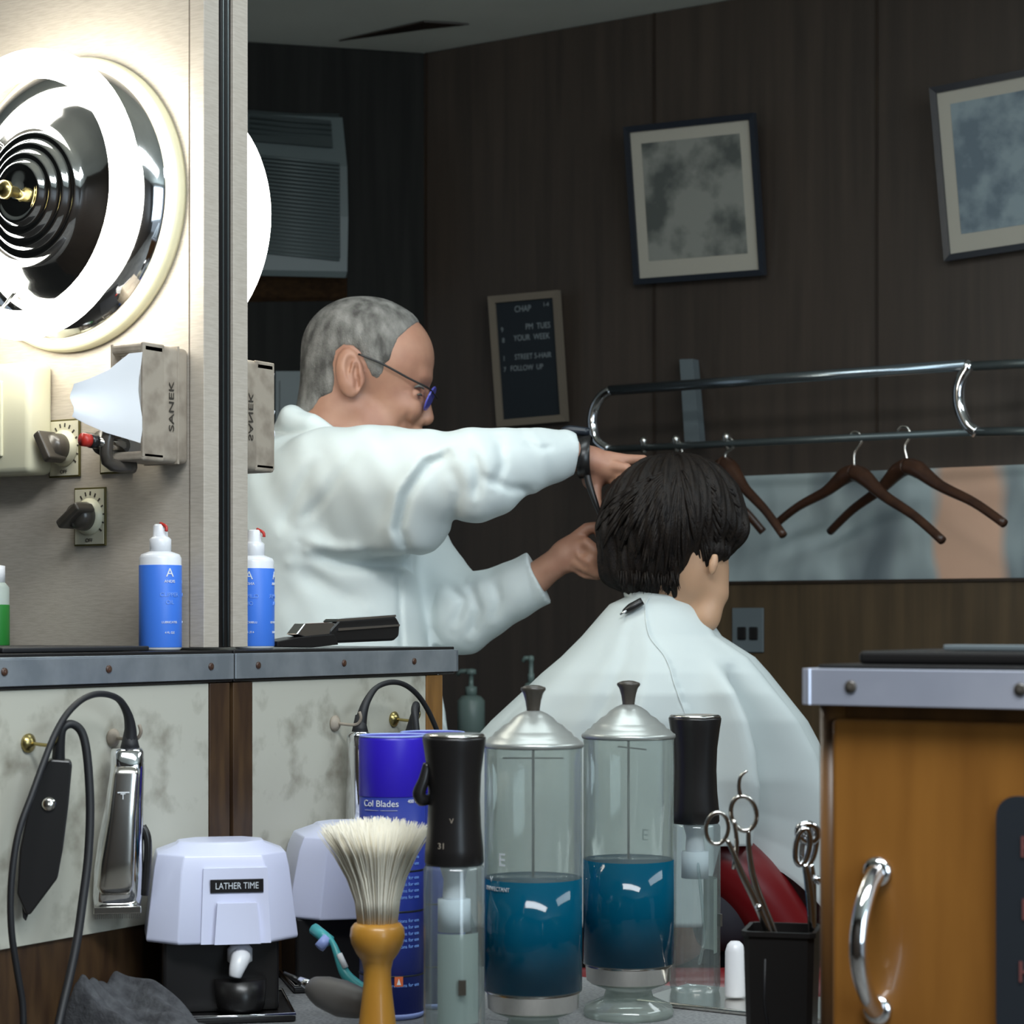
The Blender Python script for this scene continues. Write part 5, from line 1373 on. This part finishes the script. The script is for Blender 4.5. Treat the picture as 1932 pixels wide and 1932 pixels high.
    # cape: loft around the body with folds
    prof = [  # y, left, right, depth radius, centre depth
        (1122, 1186, 1285, 56, -2), (1128, 1176, 1300, 66, -2), (1140, 1150, 1320, 80, 0), (1165, 1128, 1338, 95, 0), (1200, 1098, 1362, 118, 6), (1240, 1058, 1425, 150, 12), (1270, 1022, 1452, 172, 18),
        (1310, 980, 1484, 195, 30), (1360, 926, 1524, 215, 50), (1420, 872, 1556, 235, 80), (1500, 830, 1580, 250, 110), (1590, 810, 1590, 262, 140), (1680, 805, 1590, 268, 160), (1760, 810, 1585, 270, 170)]
    N = 220; rows = []
    YS = []
    for i in range(len(prof) - 1):
        m = 8
        for k_ in range(m): 
            f_ = k_ / m; YS.append(tuple(prof[i][j] * (1 - f_) + prof[i + 1][j] * f_ for j in range(5)))
    YS.append(prof[-1])
    def gs(a_, c, w_): 
        d = (a_ - c + PI) % (2 * PI) - PI
        return math.exp(-(d / w_) ** 2)
    rings = []
    for (y, xl, xr, rd, cw) in YS:
        u = (y - 1122) / (1760 - 1122); r = []
        cxm = (xl + xr) / 2; hw = (xr - xl) / 2
        for k_ in range(N):
            a_ = 2 * PI * k_ / N                      # a = 0 right, 3pi/2 towards the mirror
            c, s_ = math.cos(a_), math.sin(a_)
            g_ = min(1, u * 3)
            # folds: outward (+) or inward (-) as a share of the radius
            f_ = 0
            f_ += 0.17 * gs(a_, 5.25 - 0.08 * u, 0.10) * min(1, max(0, (y - 1235) / 70))           # ridge left of right-hand valley
            f_ -= 0.20 * gs(a_, 5.46 - 0.04 * u, 0.10) * min(1, max(0, (y - 1250) / 60))
            f_ += 0.10 * gs(a_, 5.72, 0.12) * g_; f_ += 0.05 * gs(a_, 4.62 + 0.1 * u, 0.07) * g_; f_ -= 0.05 * gs(a_, 4.40, 0.08) * g_
            f_ -= 0.05 * gs(a_, 4.12 - 0.15 * u, 0.16) * g_
            f_ += 0.03 * gs(a_, 3.75, 0.15) * g_
            f_ += 0.012 * math.sin(a_ * 9 + y * 0.012) * g_
            # overlap flap of the closure running from the nape to lower right
            aF = float(np.interp(u, (0, 0.03, 0.2, 0.39, 0.7, 1), (4.52, 4.56, 4.82, 4.96, 5.03, 5.05)))
            d = ((a_ - aF + PI) % (2 * PI)) - PI
            if -0.9 < d < 0: f_ += 0.05 * (1 + d / 0.9) * min(1, u * 12)
            e = 2 / 2.15
            x = cxm + hw * math.copysign(abs(c) ** e, c) * (1 + (f_ if abs(c) < 0.93 else 0)); w_ = cw + rd * math.copysign(abs(s_) ** e, s_) * (1 + f_)
            yy = y
            # hem is shorter at the back, longer at the right
            if u > 0.55:
                hem = 1750 - 155 * min(1, max(0, (a_ - 5.02) / 0.06)) * min(1, max(0, (5.78 - a_) / 0.36))
                y0 = 1122 + 0.55 * 638; yy = y0 + (y - y0) * (hem - y0) / (1760 - y0)
            r.append(fig(x, yy, w_, ZK))
        rings.append(r)
    g = G().rings(rings, cap=False)
    inner = [[p + ((sum(r, Vector()) / len(r)) - p).normalized() * 0.003 for p in r] for r in rings]
    n0 = len(g.v); g.rings(inner, cap=False)
    nl = (len(rings) - 1) * N
    g.f += [(nl + k_, nl + (k_ + 1) % N, n0 + nl + (k_ + 1) % N, n0 + nl + k_) for k_ in range(N)]; g.sm += [True] * N
    g.shift(org); cp = g.build('cape', M['cape'], t, fix=False)
    # neck band and its clip
    pts = []
    for k_ in range(N):
        a_ = 2 * PI * k_ / N; pts.append(fig(1236 + 56 * math.cos(a_) + 6, 1126 - 4 * math.sin(a_) + 6 * math.cos(a_), 62 * math.sin(a_), ZK) - org)
    G().tube(pts[::4], 0.0075, 10, closed=True).build('neck_band', M['cape'], cp)
    q0 = fig(1176, 1155, -92, ZK) - org; q1 = fig(1212, 1134, -92, ZK) - org
    G().tube([q0, q0.lerp(q1, 0.4), q1], [0.003, 0.0065, 0.0055], 10, spline=3).build('clip', M['black'], cp)
    G().tube([fig(1170, 1160, -94, ZK) - org, fig(1182, 1152, -96, ZK) - org], 0.002, 8).build('clip_lever', M['chrome'], cp)
    # stitched seam along the flap
    sp = []
    for (y, xl, xr, rd, cw), r in list(zip(YS, rings))[3:66:2]:
        u = (y - 1122) / 638; aF = float(np.interp(u, (0, 0.03, 0.2, 0.39, 0.7, 1), (4.52, 4.56, 4.82, 4.96, 5.03, 5.05)))
        q_ = ((aF - 0.02) / (2 * PI)) * N; i_ = int(q_); sp.append(r[i_].lerp(r[i_ + 1], q_ - i_) - org + Vector(CN) * -0.001)
    G().tube(sp[::3], 0.0012, 6, spline=4).build('seam', M['smock'], cp)
    k = SDF()
    for wv in (-70, 90):
        k = SDF(); k.cap([(1300 + wv, fl - 360, 540), (1330 + wv, fl - 350, 640)], [38, 30], 20)
        V, Fc = surface(k, (1150, fl - 450, 470), (1500, fl - 260, 700), 8.0); mesh_np('shoe', to_room(V, ZK), Fc, M['black'], t, org)
client()
def barber_chair():
    org = fig(1330, 1700, 90, ZK); org.z = 0
    t = empty('barber_chair', org, 'red vinyl barber chair mostly hidden under the white cape', 'chair', rz=math.atan2(CR.y, CR.x))
    G().lathe([(0, 0), (0.30, 0), (0.31, 0.012), (0.28, 0.03), (0.08, 0.06), (0.055, 0.10), (0.055, 0.46), (0, 0.46)], 40).build('pedestal', M['chrome'], t)
    zs = CAM.z - (1700 - HY) * ZK / F
    G().box((-0.27, -0.24, 0.46), (0.24, 0.30, zs - 0.14), 0.03).build('seat', M['vinyl'], t)
    a_ = fig(1385, 1640, 60, ZK)
    for sx_ in (-1, 1):
        G().box((sx_ * 0.285 - 0.045, -0.20, zs - 0.17), (sx_ * 0.285 + 0.045, 0.30, zs - 0.09), 0.03).build('armrest', M['vinyl'], t)
        G().box((sx_ * 0.285 - 0.02, -0.10, 0.50), (sx_ * 0.285 + 0.02, 0.12, zs - 0.165), 0.01).build('arm_support', M['chrome'], t)
    G().box((-0.22, -0.28, zs - 0.16), (0.20, -0.20, zs - 0.07), 0.03).build('backrest', M['vinyl'], t)
    G().tube([fig(1300, 1590, 0, ZK), fig(1362, 1622, 0, ZK), fig(1430, 1690, 10, ZK), fig(1500, 1790, 30, ZK)], [0.035, 0.048, 0.05, 0.045], 20, spline=5).build('bolster', M['vinyl'], t, world=True)
    G().box((-0.2, 0.5, 0.20), (0.2, 0.68, 0.23), 0.01).build('footrest', M['chrome'], t)
    G().box((-0.03, 0.25, 0.21), (0.03, 0.52, 0.5), 0.01).build('footrest_arm', M['chrome'], t)
barber_chair()
